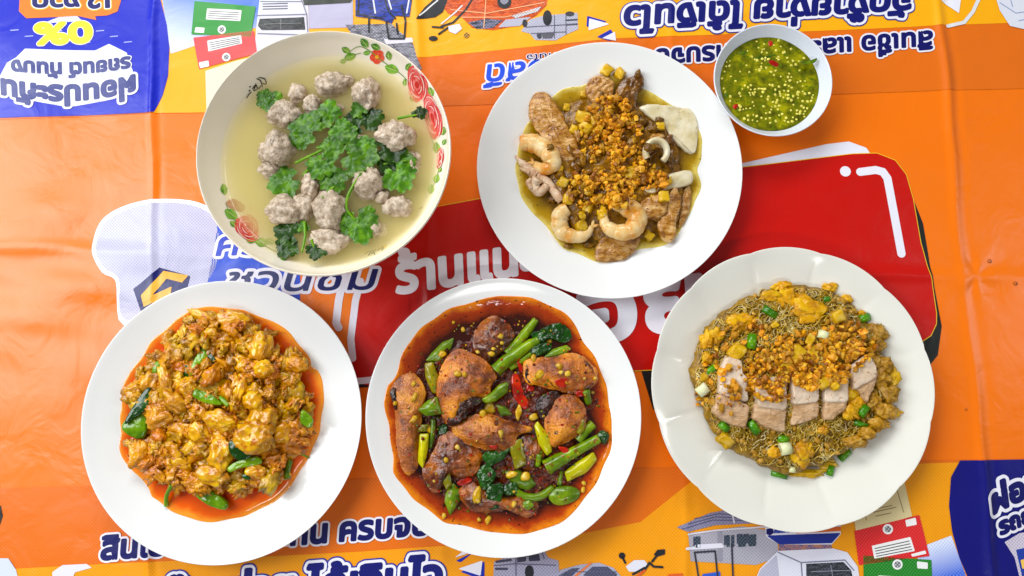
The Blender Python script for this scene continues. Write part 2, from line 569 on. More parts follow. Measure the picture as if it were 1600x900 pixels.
def pr_text(txt, A, B, h, inks, layer=6, bend=0.0, shear=0.0, res=0.55):
    """lettering between A and B (photograph pixels, along the baseline), h = consonant height;
    inks = [(extra width px, colour, keywords)] from the widest backing to the letter itself"""
    v, tris, edges = glyphs(txt)
    x0, x1 = v[:, 0].min(), v[:, 0].max()
    A = np.array(A, float); B = np.array(B, float)
    L = np.linalg.norm(B - A); d = (B - A) / L
    up = np.array([d[1], -d[0]])
    t = (v[:, 0] - x0) / (x1 - x0)
    s = v[:, 1] * h / CONS_H
    tt = t * L + shear * s
    pxy = A + np.outer(tt, d) + np.outer(s + bend * 4 * t * (1 - t), up)
    w = np.array([P(*p) for p in pxy])
    r = res * M
    pad = (max(i[0] for i in inks) + 3) * M
    X0, Y0, nx, ny = grid_for(w, pad, r)
    D = np.full((ny, nx), 1.0); S = np.zeros((ny, nx), bool)

    def win(p, q):
        i0 = max(0, int((p[0] - X0 - q) / r)); j0 = max(0, int((p[1] - Y0 - q) / r))
        i1 = min(nx, int((p[2] - X0 + q) / r) + 2); j1 = min(ny, int((p[3] - Y0 + q) / r) + 2)
        return i0, i1, j0, j1
    for e in edges:
        a, b = w[e[0]], w[e[1]]
        i0, i1, j0, j1 = win((min(a[0], b[0]), min(a[1], b[1]), max(a[0], b[0]), max(a[1], b[1])), pad)
        if i1 <= i0 or j1 <= j0: continue
        X = X0 + np.arange(i0, i1)[None, :] * r; Y = Y0 + np.arange(j0, j1)[:, None] * r
        D[j0:j1, i0:i1] = np.minimum(D[j0:j1, i0:i1], seg_dist(X, Y, a, b))
    for tr in tris:
        a, b, c = w[tr[0]], w[tr[1]], w[tr[2]]
        i0, i1, j0, j1 = win((min(a[0], b[0], c[0]), min(a[1], b[1], c[1]), max(a[0], b[0], c[0]), max(a[1], b[1], c[1])), r)
        if i1 <= i0 or j1 <= j0: continue
        X = X0 + np.arange(i0, i1)[None, :] * r; Y = Y0 + np.arange(j0, j1)[:, None] * r

        def s_(p, q): return (q[0] - p[0]) * (Y - p[1]) - (q[1] - p[1]) * (X - p[0])
        s1, s2, s3 = s_(a, b), s_(b, c), s_(c, a)
        S[j0:j1, i0:i1] |= ((s1 >= 0) & (s2 >= 0) & (s3 >= 0)) | ((s1 <= 0) & (s2 <= 0) & (s3 <= 0))
    SD = np.where(S, D, -D)
    for k, it in enumerate(inks):
        kw = it[2] if len(it) > 2 else {}
        field_mesh(SD + it[0] * M, X0, Y0, r, 4, LIFT * (layer + k), 'printed_lettering' if k == len(inks) - 1 else 'lettering_backing', ink(it[1], **kw))


NAVY = (14, 16, 96); WHITE = (232, 232, 244); BLUE = (22, 40, 170)

# colour fields of the banner
YEL = (250, 178, 8); ORB = (228, 112, 14)
pr_poly('printed_band', [(-40, 189), (243, 178), (640, 168), (960, 158), (1600, 139), (1660, 137), (1660, -60), (-40, -60)], ORB, 1, res=2.0, dots=0.35, dotcol=(196, 84, 18))
pr_poly('printed_band', [(240, 178), (350, 176), (420, 82), (640, 92), (960, 62), (1600, 36), (1660, 34), (1660, -60), (240, -60)], YEL, 2, res=2.0, dots=0.35, dotcol=(232, 130, 10))
pr_poly('printed_band', [(-40, 764), (600, 747), (1000, 731), (1500, 718), (1660, 715), (1660, 960), (-40, 960)], ORB, 1, res=2.0, dots=0.35, dotcol=(192, 84, 16))
pr_poly('printed_band', [(-40, 892), (170, 880), (350, 872), (560, 862), (700, 852), (860, 842), (1000, 815), (1100, 735), (1500, 722), (1660, 720), (1660, 960), (-40, 960)],
        (243, 160, 10), 2, res=2.0, dots=0.4, dotcol=(214, 116, 10))
# blue corner top left, blue disc bottom right
pr_poly('printed_circle', [(-30, -40), (240, -40), (252, 0), (262, 40), (266, 75), (264, 120), (256, 150), (243, 177), (-30, 186)], (6, 30, 190), 4, res=1.5, dots=0.2, dotcol=(24, 30, 130))
pr_poly('printed_circle', [(1497, 719), (1483, 745), (1480, 790), (1485, 830), (1496, 870), (1515, 915), (1680, 915), (1680, 716)], (12, 14, 118), 5, res=1.5, dots=0.3, dotcol=(8, 6, 80))
# pale blue sweep behind the booklets
pr_poly('printed_sweep', [(250, -30), (268, 85), (340, 60), (420, 40), (420, -30)], (226, 234, 252), 3, dots=0.5, dotcol=(120, 160, 240), grad=((320, 80), (350, 0), (70, 110, 220)))
pr_poly('printed_sweep', [(1432, 856), (1484, 836), (1500, 880), (1512, 915), (1432, 915)], (226, 234, 252), 3, dots=0.5, dotcol=(150, 170, 240), grad=((1460, 850), (1478, 900), (50, 100, 220)))

# red panel, its shade and its gleam
pr_poly('printed_panel', [(470, 420), (600, 380), (760, 318), (1160, 255), (1290, 226), (1325, 222), (1352, 232), (1372, 262), (1300, 300), (900, 340), (600, 420)], WHITE, 1, res=1.5)
pr_poly('printed_panel', [(500, 610), (1000, 575), (1020, 640), (1400, 600), (1438, 588), (1464, 555), (1470, 510), (1452, 420), (1440, 350), (1420, 300), (1360, 290), (540, 500)], (26, 30, 28), 1, smooth=False, res=1.5)
RED = [(560, 592), (528, 560), (545, 455), (585, 395), (600, 347), (640, 332), (760, 310), (960, 283), (1160, 262), (1330, 242), (1368, 241), (1396, 252), (1413, 274), (1424, 312),
       (1436, 380), (1453, 440), (1461, 490), (1461, 506), (1453, 524), (1400, 560), (1010, 578), (780, 590)]
pr_poly('printed_panel', RED, (238, 196, 40), 2, grow=1.3, res=1.2)
pr_poly('printed_panel', RED, (194, 10, 0), 3, res=1.2)
pr_line('printed_gleam', [(1319, 269)], 17, WHITE, 4)
pr_line('printed_gleam', [(1342, 270), (1366, 267), (1377, 270), (1384, 280), (1406, 397)], 13, WHITE, 4)
# orange card with white stripes left of the red panel
pr_poly('printed_panel', [(440, 470), (470, 400), (600, 375), (578, 440), (560, 620), (500, 600)], (240, 122, 20), 4)
pr_poly('printed_panel', [(566, 455), (590, 420), (640, 420), (640, 620), (552, 596), (549, 540)], (194, 10, 0), 5)
pr_line('printed_stripe', [(538, 430), (530, 470), (526, 505), (530, 512)], 12, WHITE, 6)
pr_line('printed_stripe', [(564, 440), (556, 470), (549, 530), (552, 560)], 11, WHITE, 6)
pr_line('printed_stripe', [(556, 596), (600, 592)], 10, WHITE, 6)

# chef hat
pr_poly('printed_chef_hat', [(196, 506), (186, 440), (164, 424), (150, 398), (151, 368), (166, 342), (200, 324), (250, 315), (310, 320), (346, 345), (352, 400), (330, 440), (300, 480)], (244, 244, 250), 4, grow=3, smooth=True)
pr_poly('printed_chef_hat', [(196, 500), (188, 438), (166, 420), (153, 396), (154, 370), (168, 346), (202, 328), (250, 318), (306, 323), (340, 347), (345, 400), (326, 440), (300, 480)],
        (194, 194, 218), 5, smooth=True, dots=0.55, dotcol=(140, 142, 184))
pr_poly('printed_flag', [(342, 350), (370, 360), (420, 410), (470, 430), (470, 480), (300, 480), (326, 440)], (34, 74, 200), 5, dots=0.3, dotcol=(60, 110, 225))
pr_poly('printed_emblem', [(210, 452), (252, 419), (299, 432), (290, 465), (222, 490)], NAVY, 6)
pr_poly('printed_emblem', [(222, 462), (258, 424), (296, 431), (286, 442), (262, 436), (240, 462), (270, 448), (268, 462), (226, 480)], (232, 176, 50), 7)
pr_text('ศรีสวัสดิ์', (340, 400), (560, 392), 28, [(6, WHITE), (1.2, (30, 60, 190))], layer=6, shear=0.25)
pr_text('ชวนชิม', (352, 457), (582, 452), 30, [(6.0, WHITE), (0.9, (20, 30, 96))], layer=7, shear=0.32)
pr_text('ร้านแนะนำ', (622, 458), (905, 414), 42, [(3.6, (240, 240, 246))], layer=6, shear=0.12)
pr_text('อย', (908, 537), (1096, 508), 74, [(6.5, (236, 236, 246))], layer=6, shear=0.08)

# slogans, upside down at the top and upright at the bottom
SL = [(9, (26, 40, 150), dict(dots=0.5, dotcol=(70, 80, 150))), (7.2, WHITE), (2.9, NAVY, dict(dots=0.3, dotcol=(16, 40, 170)))]
pr_text('จัดง๊ายง่าย ได้เงินไว', (1421, -12), (977, 14), 27, SL, layer=5, shear=0.12)
pr_text('สินเชื่อ และประกัน ครบจบ', (1453, 51), (1024, 80), 21, [(4.8, WHITE), (1.9, NAVY)], layer=5, shear=0.05)
pr_text('จัดง๊ายง่าย ได้เงินไว', (182, 958), (688, 917), 33, [(9.5, (26, 40, 150), dict(dots=0.5, dotcol=(70, 80, 150))), (7.4, WHITE), (3.4, NAVY, dict(dots=0.3, dotcol=(16, 40, 170)))], layer=5, shear=0.15)
pr_text('สินเชื่อ และประกัน ครบจบ', (161, 873), (668, 834), 27, [(5.2, WHITE), (2.3, NAVY)], layer=5, shear=0.15)
pr_text('ศรีสวัสดิ์', (938, 88), (760, 103), 25, [(4.2, WHITE), (1.3, (28, 78, 225))], layer=5, shear=0.2)
pr_text('เงินสดทันใจ', (930, 81), (823, 87), 6.5, [(1.4, WHITE), (0.2, NAVY)], layer=5)

# top left corner: bubble, figures, two arched lines on a white cloud
pr_poly('printed_bubble', [(36, -30), (190, -34), (191, 4), (186, 20), (170, 26), (150, 27), (153, 33), (122, 26), (44, 31), (33, 20)], (246, 120, 24), 6)
pr_text('12 งวด', (172, -8), (55, -4), 17, [(5, (252, 200, 60)), (3.6, WHITE), (2.0, NAVY)], layer=7)
pr_poly('printed_sweep', [(88, 30), (104, 24), (120, 24), (130, 34), (70, 38), (56, 44)], (226, 226, 240), 5, dots=0.5, dotcol=(120, 120, 200))
pr_text('0%', (143, 36), (58, 40), 24, [(4.5, (244, 240, 226)), (3.2, (250, 206, 40))], layer=6)
pr_poly('printed_cloud', [(28, 92), (42, 78), (150, 80), (172, 70), (200, 84), (212, 120), (214, 138), (180, 156), (108, 168), (60, 160), (4, 150), (-4, 132), (14, 100)], (236, 238, 250), 5, dots=0.35, dotcol=(150, 160, 220))
pr_text('รถยนต์ ทันบง', (205, 91), (22, 96), 16, [(3.5, WHITE), (1.9, (60, 66, 130))], layer=7, bend=6)
pr_text('ผ่อนประกัน', (212, 120), (6, 126), 22, [(6.5, WHITE), (2.8, (60, 66, 130))], layer=7, bend=12)
for k in range(9):
    pr_line('printed_mark', [(20 + k * 22, 50 + (k % 3) * 9), (32 + k * 22, 49 + (k % 3) * 9)], 1.6, (170, 180, 230), 5)
# bottom right corner
pr_poly('printed_sweep', [(1566, 846), (1590, 832), (1680, 822), (1680, 940), (1600, 940), (1582, 870)], (214, 206, 220), 6, dots=0.5, dotcol=(130, 120, 170))
pr_poly('printed_card', [(1584, 858), (1680, 838), (1680, 950), (1606, 950)], (34, 60, 160), 7)
pr_poly('printed_mark', [(1591, 874), (1606, 870), (1606, 884), (1594, 888)], (244, 200, 90), 8)
pr_text('ผ่อนประกัน', (1548, 801), (1757, 772), 26, [(8, WHITE), (3.0, NAVY)], layer=8, bend=22)
pr_text('รถยนต์ ทันบง', (1560, 834), (1738, 806), 18, [(6, WHITE), (2.2, NAVY)], layer=8, bend=14)


def booklet(px, c, c2, label, circ, tab):
    pr_poly('printed_booklet', px, c, 6, dots=0.45, dotcol=c2)
    pr_poly('printed_label', label, (238, 238, 238), 7)
    (a, b, c_, d) = [np.array(q, float) for q in label]
    for t in (0.25, 0.45, 0.65, 0.85):
        p = a + (d - a) * t; q = b + (c_ - b) * t
        pr_line('printed_rule', [tuple(p + (q - p) * 0.06), tuple(p + (q - p) * 0.94)], 1.1, (60, 60, 66), 8)
    pr_disc('printed_seal', circ[0], circ[1], circ[2], (240, 240, 240), 7)
    pr_disc('printed_seal', circ[0], circ[1], circ[2] * 0.62, (90, 96, 104), 8, dots=0.8, dotcol=(220, 220, 220))
    pr_poly('printed_label', tab, (240, 240, 240), 7)


pr_poly('printed_paper', [(1336, 832), (1328, 776), (1400, 740), (1411, 752), (1423, 806)], (226, 210, 158), 5, dots=0.15, dotcol=(200, 180, 120))
for q in ([(1352, 812), (1345, 780)], [(1410, 800), (1398, 760)], [(1362, 800), (1398, 792)], [(1366, 806), (1390, 801)], [(1370, 794), (1392, 789)]):
    pr_line('printed_rule', q, 1.2, (150, 130, 90), 6)
booklet([(1333, 829), (1434, 804), (1450, 868), (1340, 882)], (214, 30, 34), (236, 90, 90), [(1360, 852), (1420, 838), (1427, 860), (1364, 872)], (1385, 826, 8), [(1412, 812), (1428, 808), (1430, 819), (1414, 822)])
pr_poly('printed_label', [(1421, 865), (1443, 859), (1445, 864), (1423, 869)], (240, 240, 240), 7)
booklet([(1347, 867), (1453, 874), (1455, 930), (1348, 930)], (24, 122, 36), (90, 180, 80), [(1370, 898), (1434, 902), (1434, 920), (1370, 916)], (1400, 881, 8), [(1430, 876), (1447, 878), (1447, 888), (1431, 887)])
pr_poly('printed_paper', [(322, 112), (372, 96), (400, 90), (350, 176), (324, 177)], (236, 228, 196), 5, dots=0.15, dotcol=(214, 200, 150))
booklet([(305, 3), (401, 12), (393, 59), (300, 55)], (30, 134, 50), (96, 190, 96), [(325, 15), (379, 18), (377, 35), (323, 32)], (348, 48, 6.5), [(307, 44), (321, 45), (320, 53), (305, 52)])
booklet([(303, 60), (398, 50), (403, 85), (312, 109)], (224, 60, 64), (250, 130, 130), [(325, 65), (378, 57), (380, 70), (327, 82)], (355, 91, 6.5), [(312, 99), (327, 96), (328, 105), (314, 108)])

# vehicles, upside down at the top
W2 = (222, 222, 236); GR = (150, 150, 168); DK = (34, 36, 42)
pr_poly('printed_van', [(398, 84), (402, 40), (408, -10), (482, -10), (484, 58), (470, 66), (440, 100), (400, 100)], W2, 4, dots=0.25, dotcol=(190, 190, 210))
pr_poly('printed_van', [(407, 31), (462, 29), (476, 28), (478, 48), (410, 49), (404, 42)], (84, 88, 92), 5, dots=0.6, dotcol=(30, 34, 34), mott=(30, 34, 34))
for y in (8, 12, 16): pr_line('printed_van', [(412, y), (450, y - 1)], 2, (90, 92, 100), 5)
pr_poly('printed_van', [(483, 6), (552, -10), (552, 44), (484, 46)], (190, 188, 214), 4, dots=0.5, dotcol=(150, 150, 190))
pr_poly('printed_van', [(472, -10), (560, -10), (548, 6), (476, 10)], (44, 52, 44), 6)
pr_poly('printed_house', [(540, 40), (612, 38), (646, 70), (652, 92), (660, 110), (640, 110), (560, 70)], (120, 122, 136), 4, dots=0.6, dotcol=(210, 212, 224), mott=(76, 78, 90))
pr_poly('printed_house', [(600, 62), (644, 60), (646, 67), (604, 70)], W2, 5)
pr_poly('printed_tractor', [(556, -10), (646, -10), (640, 28), (618, 26), (612, 38), (594, 32), (556, 27)], (36, 66, 186), 6, dots=0.3, dotcol=(20, 26, 60), mott=(22, 24, 40))
pr_line('printed_tractor', [[(577, 30), (577, 52)], [(604, 36), (608, 62), (632, 62), (634, 34), (628, 10)], [(562, -5), (560, 24), (596, 30)], [(600, -5), (608, 20), (618, 30)], [(620, 38), (622, 54)]], 3.0, (30, 34, 44), 7)
pr_line('printed_tractor', [[(583, -4), (587, 22)], [(606, -4), (612, 16)], [(640, 0), (636, 22)]], 2.6, (214, 220, 236), 8)
pr_poly('printed_motorcycle', [(650, 32), (664, 12), (690, -10), (700, 0), (692, 20), (680, 28)], DK, 5)
pr_line('printed_motorcycle', [[(656, 26), (672, 12), (684, 2)], [(690, 38), (712, 20), (722, 10)]], 2.4, (220, 220, 224), 6)
pr_line('printed_motorcycle', [[(740, -4), (728, 16), (708, 36), (690, 42)], [(692, 44), (676, 43)], [(700, 44), (686, 54)]], 3.2, DK, 6)
pr_disc('printed_motorcycle', 677, 61, 7, DK, 6, ry=4)
pr_poly('printed_motorcycle', [(700, 42), (718, 38), (722, 46), (712, 54), (702, 50)], W2, 6)
pr_disc('printed_motorcycle', 729, 56, 4.5, (90, 70, 40), 5, dots=0.8, dotcol=(240, 180, 40))
pr_poly('printed_car', [(690, 8), (712, -10), (856, -10), (854, 10), (838, 26), (806, 42), (770, 48), (738, 44), (722, 28), (700, 22)], (222, 84, 20), 4, dots=0.3, dotcol=(240, 160, 80), mott=(170, 60, 20))
pr_poly('printed_car', [(731, 36), (760, 30), (786, 33), (770, 45), (745, 46)], (90, 94, 124), 5, dots=0.5, dotcol=(200, 200, 220), mott=(30, 32, 50))
pr_poly('printed_car', [(778, 44), (790, 32), (830, 28), (812, 42)], (190, 190, 206), 5, dots=0.5, dotcol=(120, 120, 150))
pr_poly('printed_car', [(798, 26), (846, 12), (840, 20), (806, 30)], (214, 214, 222), 6, dots=0.5, dotcol=(60, 60, 70))
pr_disc('printed_wheel', 788, 4, 11, DK, 6); pr_disc('printed_wheel', 788, 2, 6.5, GR, 7, dots=0.5, dotcol=DK)
pr_poly('printed_pickup', [(814, 50), (828, 32), (850, 26), (902, 22), (903, 48), (884, 56), (868, 65), (836, 64), (828, 54)], (186, 186, 204), 4, dots=0.55, dotcol=(110, 112, 130))
pr_poly('printed_pickup', [(846, 54), (868, 52), (862, 62), (848, 62)], (90, 90, 100), 5)
for y in (34, 41): pr_line('printed_pickup', [(884, y), (901, y - 1)], 3, (70, 70, 84), 5)
pr_disc('printed_wheel', 855, 30, 7, DK, 6, ry=12); pr_disc('printed_wheel', 820, 38, 4, DK, 6, ry=6); pr_disc('printed_wheel', 890, 24, 7, (60, 60, 66), 5, ry=4)
pr_poly('printed_arrow', [(917, 27), (948, 36), (922, 44), (916, 44)], BLUE, 4); pr_poly('printed_arrow', [(920, 31), (952, 40), (919, 50)], WHITE, 5)
pr_poly('printed_arrow', [(932, 60), (954, 48), (960, 60), (952, 66)], BLUE, 4); pr_poly('printed_arrow', [(940, 62), (960, 52), (962, 66)], WHITE, 5)
# top right: white shape, shirt
pr_poly('printed_arrow', [(1466, 3), (1499, 1), (1496, 23), (1480, 12)], WHITE, 5)
pr_line('printed_arrow', [(1470, -3), (1498, -4)], 5, BLUE, 5)
pr_line('printed_figure', [(1478, 43), (1504, 37), (1518, 20), (1530, -6)], 6, (220, 222, 228), 5)
pr_poly('printed_figure', [(1548, -20), (1560, 18), (1576, 42), (1604, 48), (1660, 52), (1660, -20)], (216, 220, 232), 5)
pr_line('printed_figure', [[(1560, 6), (1585, 22), (1600, 20)], [(1575, -5), (1580, 12)], [(1590, 34), (1606, 30)]], 1.5, (150, 160, 200), 6)
# bottom row
pr_poly('printed_arrow', [(720, 893), (757, 877), (757, 905), (752, 905)], BLUE, 4); pr_poly('printed_arrow', [(716, 888), (754, 875), (751, 899)], WHITE, 5)
pr_poly('printed_arrow', [(712, 876), (740, 862), (720, 878)], BLUE, 4); pr_poly('printed_arrow', [(710, 871), (727, 858), (738, 862)], WHITE, 5)
pr_poly('printed_pickup', [(770, 920), (772, 877), (786, 872), (840, 862), (848, 854), (856, 870), (872, 875), (874, 896), (850, 920)], (172, 170, 194), 4, dots=0.55, dotcol=(110, 108, 140))
for a_ in ([(776, 877), (798, 874)], [(775, 888), (792, 888)], [(810, 870), (830, 866)]): pr_line('printed_pickup', a_, 3.5, (70, 68, 90), 5)
pr_disc('printed_wheel', 827, 893, 7, DK, 5, ry=11)
pr_poly('printed_car', [(852, 920), (876, 889), (905, 881), (935, 878), (958, 886), (972, 902), (972, 920)], (170, 172, 196), 5, dots=0.4, dotcol=(120, 120, 150))
pr_poly('printed_car', [(910, 898), (925, 884), (948, 884), (964, 896), (960, 904)], (64, 66, 92), 6, dots=0.4, dotcol=(120, 120, 150))
pr_line('printed_car', [(890, 906), (922, 879)], 3, (226, 120, 60), 7)
pr_poly('printed_motorcycle', [(977, 884), (990, 874), (1006, 874), (1012, 882), (1000, 892), (982, 892)], W2, 5)
pr_line('printed_motorcycle', [[(1004, 892), (1014, 878), (1020, 884), (1034, 885)], [(1018, 876), (1026, 866)], [(988, 896), (1006, 886)], [(976, 878), (972, 870)]], 3.2, DK, 6)
pr_poly('printed_motorcycle', [(1020, 866), (1026, 858), (1038, 857), (1038, 865), (1028, 868)], DK, 6); pr_disc('printed_motorcycle', 971, 867, 5, DK, 6)
pr_line('printed_motorcycle', [[(992, 902), (1006, 890)], [(1044, 898), (1064, 896)]], 3, (220, 90, 40), 7)
pr_poly('printed_house', [(1074, 832), (1160, 822), (1212, 830), (1216, 870), (1180, 882), (1078, 876)], (176, 174, 186), 4, dots=0.5, dotcol=(120, 120, 142))
pr_poly('printed_house', [(1056, 823), (1108, 801), (1142, 795), (1190, 806), (1202, 816), (1116, 820), (1074, 830)], (122, 120, 152), 5, dots=0.5, dotcol=(170, 170, 196))
for a_ in ((1082, 838), (1130, 836), (1150, 834), (1160, 834)):
    pr_poly('printed_window', [a_, (a_[0] + 9, a_[1] - 1), (a_[0] + 9, a_[1] + 14), (a_[0], a_[1] + 15)], (70, 76, 96), 6)
pr_line('printed_house', [[(1072, 856), (1128, 853)], [(1086, 852), (1126, 850)]], 4, W2, 7)
pr_line('printed_tractor', [[(1084, 862), (1090, 900)], [(1084, 862), (1116, 860), (1120, 900)], [(1142, 850), (1144, 900)]], 2.6, (50, 52, 66), 8)
pr_poly('printed_tractor', [(1096, 896), (1124, 892), (1126, 915), (1094, 915)], (50, 90, 200), 7)
pr_poly('printed_sign', [(1194, 822), (1312, 818), (1312, 834), (1298, 850), (1216, 850), (1196, 838)], (224, 224, 238), 6)
pr_poly('printed_sign', [(1196, 836), (1312, 832), (1298, 848), (1216, 850)], (28, 46, 140), 7)
pr_poly('printed_sign', [(1240, 826), (1312, 822), (1312, 829), (1242, 833)], (226, 106, 34), 7)
pr_poly('printed_sign', [(1196, 826), (1206, 824), (1208, 832), (1202, 836), (1196, 834)], NAVY, 7)
pr_text('ศรีสวัสดิ์', (1209, 832), (1238, 830), 5, [(0.8, (50, 70, 170))], layer=8)
pr_poly('printed_building', [(1216, 850), (1298, 850), (1298, 858), (1216, 862)], (60, 80, 140), 5, dots=0.5, dotcol=(200, 140, 110), mott=(180, 120, 90))
pr_poly('printed_van', [(1172, 920), (1186, 888), (1214, 860), (1300, 856), (1322, 862), (1338, 884), (1344, 920)], W2, 7, dots=0.25, dotcol=(180, 180, 206))
pr_poly('printed_van', [(1258, 880), (1316, 877), (1328, 890), (1334, 920), (1258, 920)], (60, 62, 72), 8, dots=0.5, dotcol=(110, 112, 124), mott=(26, 28, 34))
pr_poly('printed_van', [(1172, 920), (1188, 888), (1212, 866), (1216, 900), (1190, 920)], (186, 186, 206), 8, dots=0.4, dotcol=(140, 140, 170))
# finer lines of the printed pictures
HB = (96, 100, 140)
for y0_ in (0, 5, 10): pr_line('printed_house', [(1064 + y0_ * 2, 826 - y0_ * 1.6), (1112 + y0_, 812 - y0_), (1188 - y0_, 813 - y0_ * .6)], 1.3, (84, 84, 118), 6)
pr_line('printed_house', [[(1142, 797), (1146, 816)], [(1074, 834), (1116, 828), (1202, 822)]], 2.2, (214, 212, 224), 7)
pr_poly('printed_house', [(1120, 830), (1128, 829), (1128, 876), (1120, 876)], (146, 144, 160), 5)
for a_ in ((1134, 836, 5), (1141, 836, 5), (1152, 836, 12), (1168, 835, 12), (1084, 838, 9)):
    pr_poly('printed_window', [(a_[0], a_[1]), (a_[0] + a_[2], a_[1] - 1), (a_[0] + a_[2], a_[1] + 17), (a_[0], a_[1] + 18)], (44, 52, 66), 7, dots=0.5, dotcol=(110, 130, 150))
pr_line('printed_van', [[(1250, 878), (1318, 874), (1332, 890)], [(1214, 862), (1250, 878), (1252, 905)]], 1.6, (120, 122, 146), 9)
pr_line('printed_van', [[(1266, 892), (1326, 890)], [(1296, 882), (1300, 905)]], 1.2, (130, 134, 150), 9)
pr_line('printed_pickup', [[(772, 883), (806, 880), (868, 882)], [(806, 868), (806, 900)], [(846, 858), (850, 872)]], 1.4, (96, 94, 124), 6)
pr_poly('printed_pickup', [(808, 869), (822, 866), (822, 876), (808, 878)], (60, 62, 84), 5); pr_poly('printed_pickup', [(826, 866), (842, 864), (844, 875), (826, 876)], (60, 62, 84), 5)
pr_line('printed_car', [[(858, 908), (884, 892), (962, 892)], [(880, 894), (876, 910)]], 1.4, (90, 92, 120), 7)
pr_poly('printed_car', [(874, 898), (892, 887), (906, 886), (892, 900)], (64, 66, 92), 6, dots=0.4, dotcol=(120, 120, 150))
# upside-down ones at the top
pr_line('printed_van', [[(402, 26), (478, 24)], [(408, 4), (472, 4)], [(470, -4), (480, 24), (482, 58)], [(404, 54), (470, 56)]], 1.5, (130, 134, 150), 7)
pr_line('printed_van', [[(414, 40), (472, 38)], [(440, 32), (440, 48)]], 1.2, (130, 132, 136), 8)
pr_line('printed_car', [[(704, 16), (760, 22), (850, 6)], [(760, -6), (756, 44)], [(722, 28), (790, 28), (836, 18)]], 1.3, (250, 190, 140), 6)
pr_line('printed_pickup', [[(820, 44), (900, 40)], [(866, 26), (866, 62)], [(884, 56), (884, 26)], [(830, 54), (884, 52)]], 1.3, (96, 98, 116), 6)
pr_poly('printed_pickup', [(838, 55), (846, 54), (846, 62), (840, 62)], (60, 62, 76), 6)
pr_poly('printed_figure', [(-20, 786), (2, 790), (5, 806), (0, 822), (-20, 824)], (40, 34, 36), 3)
pr_poly('printed_figure', [(-20, 872), (14, 872), (26, 890), (34, 920), (-20, 920)], (206, 214, 236), 4)
pr_poly('printed_figure', [(84, 893), (100, 882), (138, 880), (146, 886), (120, 893), (112, 910), (84, 910)], (222, 220, 228), 4)


# ------------------------------------------------------------ helpers: shapes for food and crockery
def prof_at(prof, r):
    for (r0, z0), (r1, z1) in zip(prof, prof[1:]):
        if r <= r1:
            return z0 + (z1 - z0) * (r - r0) / (r1 - r0 + 1e-12)
    return prof[-1][1]


def smooth_prof(pts, n=5):
    return [(max(0.0, a), b) for a, b in spline(pts, n, closed=False)]


def lathe(name, cx, cy, R, inner, outer, mat, parent=None, seg=128, lobes=0, lob=0.0, dish=None):
    """inner and outer: (r/R, z) from centre to rim"""
    pr = inner + [(r, z) for r, z in reversed(outer)]
    V = []; F = []
    n = len(pr)
    for k in range(seg):
        a = 2 * PI * k / seg
        s = 0
        if lobes:
            s = lob * (abs(math.cos(lobes * a / 2)) ** 0.7 - 0.62)
        for (r, z) in pr:
            wgt = max(0, (r - 0.60) / 0.40) if lobes else 0
            rr = r * R * (1 + s * wgt)
            zz = z + (0.0016 * (abs(math.cos(lobes * a / 2)) ** 0.6 - 0.5) * wgt * (1 - wgt) * 4 if lobes else 0)
            V.append((cx + rr * math.cos(a), cy + rr * math.sin(a), zz))
    for k in range(seg):
        k2 = (k + 1) % seg
        for i in range(n - 1):
            F.append((k * n + i, k2 * n + i, k2 * n + i + 1, k * n + i + 1))
    # orientation is set right afterwards
    o = mobj(name, V, F, mat, parent)
    me = o.data
    import bmesh
    bm = bmesh.new(); bm.from_mesh(me); bmesh.ops.remove_doubles(bm, verts=bm.verts, dist=1e-6)
    bmesh.ops.recalc_face_normals(bm, faces=bm.faces); bm.to_mesh(me); bm.free()
    if dish is not None: dish.add(V, F)
    return o


def fract(p, sc, octv=3):
    return noise.fractal(Vector(p) * sc, 0.7, 2.1, octv)


_ico = {}


def ico(sub):
    if sub not in _ico:
        import bmesh
        bm = bmesh.new(); bmesh.ops.create_icosphere(bm, subdivisions=sub, radius=1)
        _ico[sub] = (np.array([v.co[:] for v in bm.verts]), [tuple(v.index for v in f.verts) for f in bm.faces])
        bm.free()
    return _ico[sub]


def lump_data(w, d, h, sub=3, amp=0.2, sc=1.6, seed=0, grain=0.0, gsc=4.0, power=1.0, rot=0.0, tilt=(0, 0), octv=4, boxy=1.0):
    V, F = ico(sub)
    if boxy != 1.0: V = np.sign(V) * np.abs(V) ** boxy * 0.86
    off = Vector((seed * 7.31, seed * 3.17, seed * 1.71))
    out = np.empty_like(V)
    for i, p in enumerate(V):
        q = Vector(p)
        k = 1 + amp * noise.fractal(q * sc + off, 0.65, 2.1, octv)
        if grain:
            dd = noise.voronoi(q * gsc + off)[0][0]
            k += grain * math.sqrt(max(0, 1 - min(1, dd * 1.15) ** 2))
        out[i] = (q.x * k, q.y * k, q.z * k)
    out *= np.array([w / 2, d / 2, h / 2])
    E = Matrix.Rotation(rot, 3, 'Z') @ Matrix.Rotation(tilt[0], 3, 'X') @ Matrix.Rotation(tilt[1], 3, 'Y')
    out = out @ np.array(E).T
    return out, F


